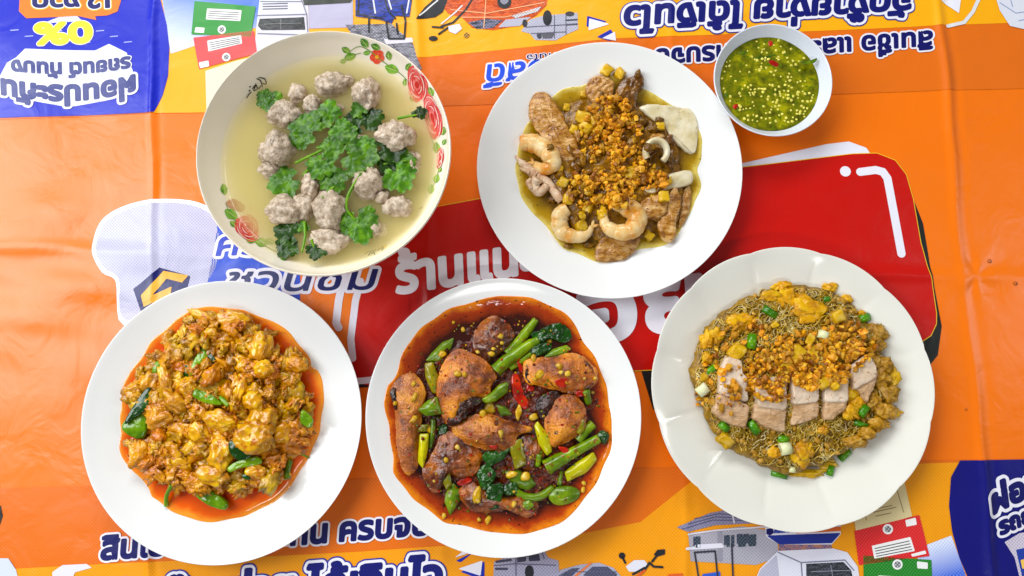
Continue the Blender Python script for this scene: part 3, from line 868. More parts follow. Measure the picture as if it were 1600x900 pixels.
def slab_data(outline, z0, thick, dome=0.5, amp=0.0006, nsc=150, seed=0, n=56, rings=9, tilt=None, plate=None, ridges=0.0, rdir=0, edge=0.5, zfun=None, sharp=False, grow=1.0):
    """a piece with the outline (photograph pixels) resting at z0: rounded flanks, domed top, uneven skin"""
    if grow != 1.0:
        oc = np.mean(outline, 0); outline = [tuple(oc + (np.array(p) - oc) * grow) for p in outline]
    if sharp:
        # straight cut sides, corners only slightly rounded
        pts = []
        for k in range(len(outline)):
            a_, b_ = np.array(outline[k], float), np.array(outline[(k + 1) % len(outline)], float)
            pts += [tuple(a_ + (b_ - a_) * t) for t in (0.08, 0.3, 0.5, 0.7, 0.92)]
    else:
        pts = spline(outline, 6)
    w = np.array([P(a, b, z0 + thick * 0.7) for a, b in pts])
    seg = np.r_[0, np.cumsum(np.hypot(*np.diff(np.vstack([w, w[:1]]), axis=0).T))]
    s = np.linspace(0, seg[-1], n, endpoint=False)
    ww = np.vstack([w, w[:1]])
    w = np.stack([np.interp(s, seg, ww[:, 0]), np.interp(s, seg, ww[:, 1])], -1)
    c = w.mean(0)
    V = []; off = Vector((seed * 3.3, seed * 1.7, seed * 5.1))
    ks = [1 - (j / rings) for j in range(rings)]
    lay = [(0.94, 0.0), (1.0, 0.22), (1.005, 0.45)]
    lay += [(1 - 0.10 * j / 3, 0.45 + (edge) * 0.5 * math.sin(j / 3 * PI / 2) * 1.0) for j in (1, 2)]
    top0 = lay[-1][1]
    for j in range(1, rings):
        t = j / rings
        lay.append((0.93 * (1 - t), top0 + (1 - top0) * (1 - (1 - t) ** 2.2) * dome + 0 * t))
    for (k, zz) in lay:
        for i in range(n):
            x, y = c + (w[i] - c) * k
            a = noise.fractal(Vector((x, y, zz * 0.01)) * nsc + off, 0.7, 2.2, 4)
            z = z0 + thick * zz
            if zz > 0.1:
                z += a * amp * min(1, zz * 2)
                if ridges:
                    u = x * math.cos(rdir) + y * math.sin(rdir)
                    z += ridges * math.sin(u * 2 * PI / 0.0045 + 3 * a) * min(1, zz)
                b = noise.fractal(Vector((x, y, 3.1)) * nsc * 0.8 + off, 0.7, 2.2, 3)
                x += a * amp * 0.9 * (k); y += b * amp * 0.9 * k
            if tilt: z += (x - c[0]) * tilt[0] + (y - c[1]) * tilt[1]
            if zfun: z = max(z, zfun(x, y) + 0.0003 + thick * zz * 0.6)
            V.append((x, y, z))
    F = []
    for j in range(len(lay) - 1):
        for i in range(n):
            i2 = (i + 1) % n
            F.append((j * n + i, j * n + i2, (j + 1) * n + i2, (j + 1) * n + i))
    m = len(V); last = (len(lay) - 1) * n
    V.append((c[0], c[1], float(np.mean([V[last + i][2] for i in range(n)]))))
    F += [(last + i, last + (i + 1) % n, m) for i in range(n)]
    F.append(tuple(reversed(range(n))))
    return V, F


def tube_data(pts, radii, seg=12, flat=1.0, closed_caps=True, sub=6, wob=0.0, seed=0, rib=0.0, ribn=0):
    """pts: world (x,y,z); radii one per point"""
    q = spline([tuple(p) + (r,) for p, r in zip(pts, radii)], sub, closed=False)
    q = np.array(q); N = len(q)
    V = []; F = []
    for i in range(N):
        a = q[max(0, i - 1), :3]; b = q[min(N - 1, i + 1), :3]
        t = Vector(b - a).normalized()
        up = Vector((0, 0, 1))
        side = t.cross(up)
        if side.length < 1e-3: side = Vector((1, 0, 0))
        side.normalize(); upn = side.cross(t).normalized()
        r = q[i, 3]
        if rib: r *= 1 + rib * (abs(math.sin(i / (N - 1) * ribn * PI)) ** 0.5 - 0.7)
        for k in range(seg):
            an = 2 * PI * k / seg
            rr = r * (1 + (wob * noise.noise(Vector((i * 0.5, k * 0.9, seed * 5.0))) if wob else 0))
            p = Vector(q[i, :3]) + side * (rr * math.cos(an)) + upn * (rr * flat * math.sin(an))
            V.append(tuple(p))
    for i in range(N - 1):
        for k in range(seg):
            k2 = (k + 1) % seg
            F.append((i * seg + k, i * seg + k2, (i + 1) * seg + k2, (i + 1) * seg + k))
    if closed_caps:
        F.append(tuple(range(seg))[::-1]); F.append(tuple((N - 1) * seg + k for k in range(seg)))
    return V, F


RIMK = {}


def rim_attr(o, n, nlay, rings):
    """1 at the border of a slab piece, 0 in its middle"""
    a = o.data.attributes.new('rim', 'FLOAT', 'POINT')
    val = []
    for j in range(nlay):
        r = 1.0 if j < 3 else max(0.0, 1 - (j - 3) / max(1, rings * 0.55))
        val += [r] * n
    val += [0.0] * (len(o.data.vertices) - len(val))
    a.data.foreach_set('value', val)


def leaf_data(cx, cy, z, L, ang, kind='basil', seed=0, curl=0.25, tiltv=0.0, rings=9, n=140, W=0.45):
    V = []; off = Vector((seed * 2.7, seed * 1.3, seed * 4.9)); ca, sa = math.cos(ang), math.sin(ang)
    R = []
    for i in range(n):
        th = 2 * PI * i / n - PI
        if kind == 'cilantro':
            r = 0
            for ti, li in ((0, 1.0), (1.15, 0.88), (-1.15, 0.88), (2.2, 0.6), (-2.2, 0.6)):
                c = math.cos(min(PI / 2, abs(th - ti) * 1.75))
                r = max(r, li * (0.36 + 0.64 * max(0, c) ** 0.55))
            r *= 0.80 + 0.20 * abs(math.cos(6 * th + seed)) ** 0.5 + 0.07 * abs(math.cos(13.5 * th + seed)) ** 0.5
            if abs(th) > 2.75: r *= 0.45
            R.append((r * math.cos(th), r * math.sin(th)))
        else:
            t = th
            x = math.cos(t); y = math.sin(t) * W * (1 - 0.25 * math.cos(t)) * (1 + 0.03 * math.cos(14 * t))
            R.append((x, y))
    for j in range(rings):
        k = 1 - j / rings
        for (x, y) in R:
            x_, y_ = x * k, y * k
            zz = curl * (noise.noise(Vector((x_ * 1.8, y_ * 1.8, 0)) + off)) + 0.05 * noise.noise(Vector((x_ * 5, y_ * 5, 2)) + off) - curl * 0.5 * (y_ * y_) + tiltv * x_
            X = cx + L * (x_ * ca - y_ * sa); Y = cy + L * (x_ * sa + y_ * ca)
            V.append((X, Y, z + L * zz))
    F = []
    for j in range(rings - 1):
        for i in range(n):
            i2 = (i + 1) % n
            F.append((j * n + i, j * n + i2, (j + 1) * n + i2, (j + 1) * n + i))
    m = len(V); last = (rings - 1) * n
    V.append((cx, cy, float(np.mean([V[last + i][2] for i in range(n)]))))
    F += [(last + i, last + (i + 1) % n, m) for i in range(n)]
    return V, F


def crumb_base(seed, sharp=0.35):
    V, F = ico(1)
    rs = np.random.RandomState(seed)
    v = V * (1 + rs.uniform(-sharp, sharp, (len(V), 1))) * rs.uniform(0.55, 1.25, (1, 3))
    return v, F


CRUMBS = [crumb_base(s) for s in range(8)]


def scatter_stuff(name, spots, mat, label, cat=None, parent=None, bases=None):
    """spots: (x,y,z,size); many small bits joined into one mesh"""
    bases = bases or CRUMBS
    V = []; F = []; n = 0
    for (x, y, z, s) in spots:
        b, f = bases[random.randrange(len(bases))]
        E = Matrix.Rotation(ru(0, 6.3), 3, 'Z') @ Matrix.Rotation(ru(0, 6.3), 3, 'X')
        v = (b * s / 2) @ np.array(E).T + np.array((x, y, z))
        V.append(v); F += [tuple(i + n for i in t) for t in f]; n += len(v)
    o = mobj(name, np.vstack(V), F, mat, parent, smooth=False)
    return tag(o, label, cat, kind='stuff')


def proto_mesh(name, v, f, mat, smooth=False):
    me = bpy.data.meshes.new(name); me.from_pydata([tuple(map(float, q)) for q in v], [], f)
    if smooth: me.polygons.foreach_set('use_smooth', [True] * len(me.polygons))
    me.materials.append(mat); return me


def put(name, me, loc, s, label, cat, group, rot=None):
    o = bpy.data.objects.new(name, me); COL.objects.link(o)
    o.location = loc; o.scale = (s, s, s) if not isinstance(s, tuple) else s
    o.rotation_euler = rot or (ru(0, 6), ru(0, 6), ru(0, 6))
    return tag(o, label, cat, group)


# ------------------------------------------------------------ crockery
def porcelain(name, c, rough=0.06):
    m, nt, b = new_mat(name)
    L = nt.links.new
    tc = nd(nt, 'ShaderNodeTexCoord'); n = nd(nt, 'ShaderNodeTexNoise'); n.inputs['Scale'].default_value = 14
    n.inputs['Detail'].default_value = 6
    L(tc.outputs['Object'], n.inputs['Vector'])
    r = ramp(nt, [(0.3, rgb(*[max(0, q - 4) for q in c])), (0.7, rgb(*c))])
    L(n.outputs['Fac'], r.inputs[0]); L(r.outputs[0], b.inputs['Base Color'])
    mr = nd(nt, 'ShaderNodeMapRange'); mr.inputs['To Min'].default_value = rough; mr.inputs['To Max'].default_value = rough + 0.1
    L(n.outputs['Fac'], mr.inputs[0]); L(mr.outputs[0], b.inputs['Roughness'])
    bp = nd(nt, 'ShaderNodeBump'); bp.inputs['Strength'].default_value = 0.08; bp.inputs['Distance'].default_value = 0.001
    L(n.outputs['Fac'], bp.inputs['Height']); L(bp.outputs[0], b.inputs['Normal'])
    b.inputs['Specular IOR Level'].default_value = 0.5
    return m


MELA = porcelain('white_melamine', (233, 234, 233))
MELAC = porcelain('cream_melamine', (230, 229, 220), 0.10)
MELAB = porcelain('bowl_melamine', (251, 243, 228), 0.08)
MELAD = porcelain('bluish_melamine', (222, 228, 240), 0.12)

PIN = smooth_prof([(0, .0058), (0.25, .0058), (0.50, .0060), (0.62, .0078), (0.76, .0125), (0.90, .0185), (0.97, .0218), (0.995, .0228), (1.0, .0224)], 4)
POUT = smooth_prof([(0, .0020), (0.5, .0020), (0.54, .0012), (0.57, .0012), (0.60, .0030), (0.76, .0090), (0.92, .0170), (0.99, .0212), (1.0, .0224)], 3)


def plate(px, py, wpx, label, mat, inn=PIN, out=POUT, lobes=0, name='dinner_plate', zr=0.0226, cat='plate', seg=128, lob=0.016):
    cx, cy = P(px, py, zr); R = wpx / 2 * SCL(px, py, zr)
    d = Dish()
    o = lathe(name, cx, cy, R, inn, out, mat, seg=seg, lobes=lobes, lob=lob, dish=d)
    tag(o, label, cat)
    d.c = (cx, cy); d.R = R; d.inn = inn; d.o = o
    d.pz = lambda x, y: prof_at(inn, math.hypot(x - cx, y - cy) / R)
    return d


def puddle(name, outline, d, zs, mat, label, cat='sauce', rings=26, n=160, amp=0.0):
    """pool of liquid: level where it is deep, a thin film where it has run up the plate; stores how thin it is"""
    pts = spline(outline, 7)
    w = np.array([P(a, b, zs) for a, b in pts])
    ww = np.vstack([w, w[:1]]); seg = np.r_[0, np.cumsum(np.hypot(*np.diff(ww, axis=0).T))]
    s = np.linspace(0, seg[-1], n, endpoint=False)
    w = np.stack([np.interp(s, seg, ww[:, 0]), np.interp(s, seg, ww[:, 1])], -1)
    w += 0.0007 * np.stack([np.sin(np.arange(n) * 0.9) + np.sin(np.arange(n) * 0.37), np.cos(np.arange(n) * 0.7)], -1) * 0.6
    c = w.mean(0); V = []; T = []
    ks = [1.0, 0.998, 0.994, 0.985] + [0.97 * (1 - j / (rings - 4)) for j in range(rings - 4)]
    for k in ks:
        e = min(1, (1 - k) / 0.02)
        film = 0.0010 * math.sqrt(1 - (1 - e) ** 2) - 0.0003
        for i in range(n):
            x, y = c + (w[i] - c) * k
            pz = d.pz(x, y)
            V.append((x, y, max(zs if e >= 1 else -1, pz + film) + (amp * noise.noise(Vector((x * 300, y * 300, 1))) if e >= 1 else 0)))
            T.append((1 - k) * np.hypot(*(w[i] - c)) / 0.02)
    F = []
    for j in range(len(ks) - 1):
        for i in range(n):
            i2 = (i + 1) % n
            F.append((j * n + i, j * n + i2, (j + 1) * n + i2, (j + 1) * n + i))
    m = len(V); last = (len(ks) - 1) * n
    V.append((c[0], c[1], zs)); T.append(2)
    F += [(last + i, last + (i + 1) % n, m) for i in range(n)]
    o = mobj(name, V, F, mat)
    at = o.data.attributes.new('depth', 'FLOAT', 'POINT')
    at.data.foreach_set('value', np.clip(T, 0, 1).tolist())
    d.add(V, F)
    return tag(o, label, cat)


def sauce_mat(name, thin, mid, deep, rough=0.06, nsc=60, speck=None, wobble=0.25):
    m, nt, b = new_mat(name); L = nt.links.new
    at = nd(nt, 'ShaderNodeAttribute'); at.attribute_name = 'depth'
    tc = nd(nt, 'ShaderNodeTexCoord'); n = nd(nt, 'ShaderNodeTexNoise')
    n.inputs['Scale'].default_value = nsc; n.inputs['Detail'].default_value = 6; n.inputs['Roughness'].default_value = 0.65
    L(tc.outputs['Object'], n.inputs['Vector'])
    s = nd(nt, 'ShaderNodeMath', operation='SUBTRACT'); s.inputs[1].default_value = 0.5; L(n.outputs['Fac'], s.inputs[0])
    a = nd(nt, 'ShaderNodeMath', operation='MULTIPLY_ADD'); a.inputs[1].default_value = 0.9
    L(s.outputs[0], a.inputs[0]); L(at.outputs['Fac'], a.inputs[2])
    r = ramp(nt, [(0.02, rgb(*thin)), (0.28, rgb(*mid)), (0.85, rgb(*deep))])
    L(a.outputs[0], r.inputs[0]); col = r.outputs[0]
    if speck:
        n3 = nd(nt, 'ShaderNodeTexNoise'); n3.inputs['Scale'].default_value = speck[1]; n3.inputs['Detail'].default_value = 3
        L(tc.outputs['Object'], n3.inputs['Vector'])
        r3 = ramp(nt, [(speck[2], (0, 0, 0, 1)), (speck[2] + 0.05, (1, 1, 1, 1))]); L(n3.outputs['Fac'], r3.inputs[0])
        mx = nd(nt, 'ShaderNodeMixRGB'); mx.inputs['Color2'].default_value = rgb(*speck[0])
        L(r3.outputs[0], mx.inputs['Fac']); L(col, mx.inputs['Color1']); col = mx.outputs[0]
    L(col, b.inputs['Base Color'])
    bp = nd(nt, 'ShaderNodeBump'); bp.inputs['Strength'].default_value = wobble; bp.inputs['Distance'].default_value = 0.0006
    n2 = nd(nt, 'ShaderNodeTexNoise'); n2.inputs['Scale'].default_value = 170; n2.inputs['Detail'].default_value = 3
    L(tc.outputs['Object'], n2.inputs['Vector'])
    L(n2.outputs['Fac'], bp.inputs['Height']); L(bp.outputs[0], b.inputs['Normal'])
    b.inputs['Roughness'].default_value = rough
    b.inputs['Coat Weight'].default_value = 0.3
    return m


def conv(ox, oy, k):
    return lambda pts: [(ox + a / k, oy + b / k) for a, b in pts]


def piece(d, name, outline, z0, thick, mat, label, cat, group=None, seed=0, add=True, **kw):
    v, f = slab_data(outline, z0, thick, seed=seed, **kw)
    o = mobj(name, v, f, mat)
    rg_ = kw.get('rings', 9); rim_attr(o, kw.get('n', 56), rg_ + 4, rg_)
    if add: d.add(v, f)
    return tag(o, label, cat, group)


def rest_piece(d, name, outline, thick, mat, label, cat, group=None, seed=0, sink=0.002, add=True, **kw):
    zs = [d.at(a, b)[2] for a, b in outline] + [d.at(sum(a for a, _ in outline) / len(outline), sum(b for _, b in outline) / len(outline))[2]]
    zs.sort()
    z0 = max(zs[len(zs) // 2], zs[-1] - thick * 0.9) - sink
    return piece(d, name, outline, z0, thick, mat, label, cat, group, seed, add, **kw)


def lump(d, name, px, py, w, dd, h, mat, label, cat, group=None, rot=0.0, sink=0.35, z=None, add=True, **kw):
    """w, dd in photograph pixels; h metres; rests on what is there"""
    x, y, zz = d.at(px, py)
    if z is None: z = zz + h * (0.5 - sink)
    x, y = P(px, py, z)
    v, f = lump_data(w * M, dd * M, h, rot=rot, **kw)
    v = v + np.array((x, y, z))
    o = mobj(name, v, f, mat)
    if add: d.add(v, f)
    return tag(o, label, cat, group)


def tube(d, name, pts, radii, mat, label, cat, group=None, lift=None, add=True, parent=None, zs=None, **kw):
    """pts photograph pixels; radii in pixels; follows what lies beneath"""
    w = []
    for i, (a, b) in enumerate(pts):
        r = radii[i] * M
        if zs: z = zs[i]; x, y = P(a, b, z)
        else:
            x, y, z = d.at(a, b); z += r * 0.6
        w.append([x, y, z])
    if not zs:
        zz = [q[2] for q in w]
        for i in range(1, len(w) - 1): w[i][2] = max(zz[i], (zz[i - 1] + zz[i + 1]) / 2)
        for q in w: q[0], q[1] = q[0], q[1]
    v, f = tube_data(w, [r * M for r in radii], **kw)
    o = mobj(name, v, f, mat, parent)
    if add and d is not None: d.add(v, f)
    return tag(o, label, cat, group) if label else o


# ============================================================ SOUP BOWL
ZR = 0.075
BIN = smooth_prof([(0, .010), (0.30, .0105), (0.50, .016), (0.70, .030), (0.86, .0485), (0.95, .064), (0.985, .0735), (0.996, .0755), (1.0, .0748)], 4)
BOUT = smooth_prof([(0, .004), (0.34, .004), (0.36, .001), (0.40, .001), (0.42, .006), (0.56, .015), (0.74, .029), (0.90, .0485), (0.985, .067), (1.004, .0735), (1.0, .0748)], 3)
bx, by = P(505.5, 235, ZR); BR = 397 / 2 * SCL(505, 235, ZR)
soup = Dish()
bowl_root = empty('soup_bowl', (bx, by, 0))
tag(bowl_root, 'deep cream melamine bowl with red roses round its rim, holding clear meatball soup', 'bowl')
lathe('bowl_body', bx, by, BR, BIN, BOUT, MELAB, parent=bowl_root, seg=160, dish=soup)
bowl_in = lambda x, y: prof_at(BIN, math.hypot(x - bx, y - by) / BR)


def on_bowl(px, py, lift=0.00025):
    z = 0.06
    for _ in range(12):
        x, y = P(px, py, z); z = 0.5 * z + 0.5 * bowl_in(x, y)
    dx, dy = bx - x, by - y; q = math.hypot(dx, dy) + 1e-9
    return (x + dx / q * lift, y + dy / q * lift, z + lift * 0.6)


_enam = {}


def enamel(c, c2=None):
    k = (c, c2)
    if k not in _enam:
        m, nt, b = new_mat('transfer_print_%d_%d_%d' % c); L = nt.links.new
        tc = nd(nt, 'ShaderNodeTexCoord'); n = nd(nt, 'ShaderNodeTexNoise'); n.inputs['Scale'].default_value = 260
        L(tc.outputs['Object'], n.inputs['Vector'])
        r = ramp(nt, [(0.35, rgb(*c)), (0.65, rgb(*(c2 or c)))]); L(n.outputs['Fac'], r.inputs[0]); L(r.outputs[0], b.inputs['Base Color'])
        b.inputs['Roughness'].default_value = 0.2
        _enam[k] = m
    return _enam[k]


BW = conv(300, 40, 2.307)


def decal(name, pts, c, c2=None, lift=0.00025, smooth=True, conv_=BW):
    """a transfer print laid on the inside of the bowl: small facets follow its curve"""
    q = conv_(pts)
    q = spline(q, 5) if smooth else q
    q = np.array(q); cc = q.mean(0); n = len(q); V = []; F = []
    for k in (1, 0.66, 0.33):
        V += [on_bowl(*(cc + (p - cc) * k), lift) for p in q]
    V.append(on_bowl(cc[0], cc[1], lift)); m = len(V) - 1
    for j in range(2):
        F += [(j * n + i, j * n + (i + 1) % n, (j + 1) * n + (i + 1) % n, (j + 1) * n + i) for i in range(n)]
    F += [(2 * n + i, 2 * n + (i + 1) % n, m) for i in range(n)]
    o = mobj(name, V, F, enamel(c, c2), bowl_root, smooth=False)
    return o


def decal_line(name, pts, wd, c, lift=0.0003):
    q = np.array(spline(BW(pts), 5, closed=False)); V = []; F = []
    for i in range(len(q)):
        t = q[min(i + 1, len(q) - 1)] - q[max(0, i - 1)]; t = t / (np.linalg.norm(t) + 1e-9)
        nn = np.array((-t[1], t[0])) * wd / 2 * (0.5 + 0.5 * math.sin(PI * (i + 1) / (len(q) + 1)))
        V += [on_bowl(*(q[i] + nn), lift), on_bowl(*(q[i] - nn), lift)]
    F = [(2 * i, 2 * i + 1, 2 * i + 3, 2 * i + 2) for i in range(len(q) - 1)]
    return mobj(name, V, F, enamel(c), bowl_root, smooth=False)


def dleaf(u, v, L, ang, c=(70, 150, 20), c2=(150, 200, 60), w=0.32):
    a = math.radians(ang); ca, sa = math.cos(a), -math.sin(a)
    pts = [(u + L * (x * ca - y * sa), v + L * (x * sa + y * ca)) for x, y in [(-.5, 0), (-.25, w * .8), (.1, w), (.5, 0), (.1, -w), (-.25, -w * .8)]]
    decal('painted_leaf', pts, c, c2)
    decal_line('painted_vein', [(u - L * .45 * ca, v - L * .45 * sa), (u + L * .4 * ca, v + L * .4 * sa)], 0.9, (200, 225, 140), 0.0004)


def drose(u, v, rx, ry, rot):
    a = math.radians(rot)

    def ell(k, du=0, dv=0, n=9, wob=0.1):
        o = []
        for i in range(n):
            t = 2 * PI * i / n; r = 1 + wob * math.sin(3 * t + rot)
            x, y = rx * k * r * math.cos(t), ry * k * r * math.sin(t)
            o.append((u + du + x * math.cos(a) - y * math.sin(a), v + dv + x * math.sin(a) + y * math.cos(a)))
        return o
    decal('painted_rose', ell(1.0, wob=0.12), (214, 40, 44), (236, 90, 92))
    decal('painted_petal', ell(0.80, -3, -4), (238, 120, 124), (226, 66, 70), 0.00035)
    decal('painted_petal', ell(0.58, 2, 3, wob=0.05), (206, 30, 38), (226, 66, 70), 0.00045)
    decal('painted_petal', ell(0.38, 0, -2, wob=0.05), (240, 130, 130), (210, 40, 44), 0.00055)
    decal('painted_petal', ell(0.2, 1, 1, wob=0.02), (186, 16, 26), (206, 30, 38), 0.00065)
    for k in (0.9, 0.7, 0.48):
        for s in (0, 2.1, 4.2):
            pts = []
            for i in range(5):
                t = s + k * 5 + i * 0.32
                x, y = rx * k * math.cos(t), ry * k * math.sin(t)
                pts.append((u + x * math.cos(a) - y * math.sin(a), v + x * math.sin(a) + y * math.cos(a)))
            decal_line('painted_petal_edge', pts, 1.5, (250, 206, 200), 0.0007)


drose(812, 212, 36, 66, -12); drose(868, 330, 30, 84, -12); drose(896, 478, 12, 38, 8); drose(200, 730, 40, 52, -35)
decal('painted_flower_shade', [(120, 640), (150, 625), (190, 650), (180, 672), (140, 660)], (190, 120, 100), (206, 160, 130))
for k in range(5):
    a = k * 2 * PI / 5 + 0.4
    decal('painted_petal', [(668 + 13 * math.cos(a) + 14 * math.cos(b), 112 + 13 * math.sin(a) + 14 * math.sin(b)) for b in [i * PI / 4 for i in range(8)]], (228, 52, 32), (244, 110, 80))
decal('painted_petal', [(668 + 7 * math.cos(b), 112 + 7 * math.sin(b)) for b in [i * PI / 4 for i in range(8)]], (250, 200, 40), (240, 160, 40), 0.0005)
for a in [(622, 62, 40, 130), (662, 76, 36, 155), (710, 108, 34, 100), (720, 156, 52, 160), (555, 88, 34, 150), (570, 112, 44, 20), (630, 98, 26, 10), (780, 148, 30, 60), (768, 205, 26, 90),
          (795, 260, 30, 80), (862, 238, 34, 110), (545, 128, 26, 30), (906, 380, 32, 80), (882, 440, 40, 95), (910, 420, 24, 60), (882, 552, 34, 70), (862, 590, 36, 80), (895, 520, 20, 60),
          (115, 590, 40, 100), (140, 680, 54, 145), (148, 716, 30, 140), (250, 782, 50, 170), (282, 778, 34, 150), (210, 775, 34, 165), (340, 826, 40, 165), (332, 838, 30, 10)]:
    dleaf(*a, c=random.choice([(66, 140, 30), (90, 170, 40), (50, 120, 40)]), c2=random.choice([(160, 205, 70), (120, 180, 60)]))
decal_line('painted_stem', [(560, 100), (600, 75), (640, 90), (690, 130), (760, 180), (800, 230)], 1.5, (120, 150, 60))
decal_line('painted_stem', [(540, 135), (570, 110), (610, 98)], 1.3, (120, 150, 60))
decal_line('painted_stem', [(860, 400), (885, 460), (890, 520), (870, 580)], 1.3, (120, 150, 60))
decal_line('painted_stem', [(120, 640), (150, 700), (240, 780), (330, 830)], 1.3, (120, 150, 60))
for q in ([(195, 262), (204, 248), (214, 238)], [(203, 236), (210, 232)], [(216, 228), (228, 214), (222, 234), (238, 226)], [(228, 208), (238, 226), (250, 214)], [(232, 190), (246, 198), (254, 222)],
          [(240, 186), (262, 192), (266, 210), (250, 206)], [(206, 222), (211, 218)],
          [(622, 826), (640, 815), (650, 822), (664, 808)], [(636, 830), (652, 812), (660, 828)], [(668, 812), (690, 800), (684, 812)], [(822, 662), (832, 654)]):
    decal_line('painted_signature', q, 2.0, (40, 38, 30), 0.0004)
decal('painted_gold_mark', [(600, 812), (625, 806), (640, 812), (615, 820)], (240, 214, 90))
decal('painted_gold_mark', [(672, 800), (700, 790), (700, 800), (680, 808)], (240, 204, 90))

# broth: a real, slightly cloudy volume
ZL = 0.0545


def broth_solid(name, cx, cy, R, zl, prof, mat, label, seg=96):
    V = []; F = []
    rl = None
    for i in range(200):
        r = i / 199
        if prof_at(prof, r) < zl: rl = r
    rr = [rl * k for k in (0.25, 0.5, 0.7, 0.85, 0.95)] + [rl + 0.004]
    top = [(r, zl + (0.0005 * max(0, (r / rl - 0.985) / 0.015) if r > rl * .98 else 0)) for r in rr]
    bot = [(r, min(zl, prof_at(prof, r)) - 0.0006) for r in rr]
    pr = top + bot[::-1]
    n = len(pr)
    V = [(cx + r * R * math.cos(2 * PI * k / seg), cy + r * R * math.sin(2 * PI * k / seg), z) for k in range(seg) for r, z in pr]
    for k in range(seg):
        k2 = (k + 1) % seg
        for i in range(n - 1):
            F.append((k * n + i, k2 * n + i, k2 * n + i + 1, k * n + i + 1))
    m = len(V); V += [(cx, cy, zl), (cx, cy, bot[0][1])]
    for k in range(seg):
        k2 = (k + 1) % seg
        F.append((m, k2 * n, k * n)); F.append((m + 1, k * n + n - 1, k2 * n + n - 1))
    o = mobj(name, V, F, mat)
    import bmesh
    bm = bmesh.new(); bm.from_mesh(o.data); bmesh.ops.recalc_face_normals(bm, faces=bm.faces)
    if bm.calc_volume(signed=True) < 0: bmesh.ops.reverse_faces(bm, faces=bm.faces)
    bm.to_mesh(o.data); bm.free()
    return o


def broth_mat():
    m = bpy.data.materials.new('cloudy_broth'); m.use_nodes = True
    nt = m.node_tree; nt.nodes.clear(); L = nt.links.new
    out = nd(nt, 'ShaderNodeOutputMaterial'); tr = nd(nt, 'ShaderNodeBsdfTransparent'); gl = nd(nt, 'ShaderNodeBsdfGlossy')
    gl.inputs['Roughness'].default_value = 0.03
    fr = nd(nt, 'ShaderNodeFresnel'); fr.inputs[0].default_value = 1.33
    gg = nd(nt, 'ShaderNodeNewGeometry'); iv = nd(nt, 'ShaderNodeMath', operation='SUBTRACT'); iv.inputs[0].default_value = 1
    L(gg.outputs['Backfacing'], iv.inputs[1]); fm = nd(nt, 'ShaderNodeMath', operation='MULTIPLY'); L(fr.outputs[0], fm.inputs[0]); L(iv.outputs[0], fm.inputs[1])
    mx = nd(nt, 'ShaderNodeMixShader'); L(fm.outputs[0], mx.inputs[0]); L(tr.outputs[0], mx.inputs[1]); L(gl.outputs[0], mx.inputs[2])
    L(mx.outputs[0], out.inputs['Surface'])
    bp = nd(nt, 'ShaderNodeBump'); n = nd(nt, 'ShaderNodeTexNoise'); n.inputs['Scale'].default_value = 60
    tc = nd(nt, 'ShaderNodeTexCoord'); L(tc.outputs['Object'], n.inputs['Vector']); L(n.outputs['Fac'], bp.inputs['Height'])
    bp.inputs['Strength'].default_value = 0.2; bp.inputs['Distance'].default_value = 0.001
    L(bp.outputs[0], gl.inputs['Normal'])
    v = nd(nt, 'ShaderNodeVolumePrincipled')
    v.inputs['Color'].default_value = (0.88, 0.76, 0.42, 1)
    v.inputs['Density'].default_value = 105
    v.inputs['Absorption Color'].default_value = (0.85, 0.62, 0.2, 1)
    L(v.outputs[0], out.inputs['Volume'])
    return m


o = broth_solid('broth', bx, by, BR, ZL, BIN, broth_mat(), '')
tag(o, 'pale yellow cloudy broth filling the rose-patterned bowl', 'broth')

MEAT = food('minced_pork', [(152, 132, 112), (198, 180, 160), (230, 216, 200)], scale=260, rough=0.35, bump=1.0, bscale=650, bdist=0.0012, coat=0.4, vary=0.06, span=.34)
balls = [(505, 215, 112, 84), (630, 250, 96, 118), (434, 288, 58, 74), (382, 246, 62, 60), (330, 322, 112, 84), (310, 452, 122, 116), (735, 402, 132, 104), (645, 568, 112, 102), (690, 622, 52, 44),
         (742, 655, 92, 72), (502, 668, 106, 150), (345, 668, 130, 96), (408, 650, 70, 90), (495, 775, 126, 80), (660, 735, 76, 60), (795, 500, 56, 90), (430, 575, 60, 96), (288, 520, 76, 60), (595, 415, 66, 40), (520, 300, 56, 34), (560, 200, 50, 40)]
where = ['below the top rim, left of the topmost pair', 'at upper right, under the rim flower', 'small, left of the topmost meatball', 'small, near the lone parsley leaf', 'below the lone leaf at upper left',
         'large, at the left of the cilantro', 'large, at the right under the rose rim', 'round, right of the lower cilantro stems', 'tiny, stuck to the round one at lower right', 'pale, sunk near the lower right wall',
         'tall, left of the lowest bright leaf', 'broad, at lower left above the painted rose', 'small, beside the broad lower left one', 'lowest, by the dark bottom leaves', 'faint, sunk below the lowest bright leaf',
         'narrow, sunk at the far right', 'small, under the central cilantro', 'half sunk at the left edge of the cilantro', 'mostly hidden under the central leaves', 'small, sunk above the central leaves', 'pale, sunk between the two top meatballs']
SUNK = {14: 0.92, 15: 0.8, 9: 0.62, 17: 0.66, 18: 0.5, 19: 0.75, 20: 0.8, 3: 0.62, 6: 0.40}
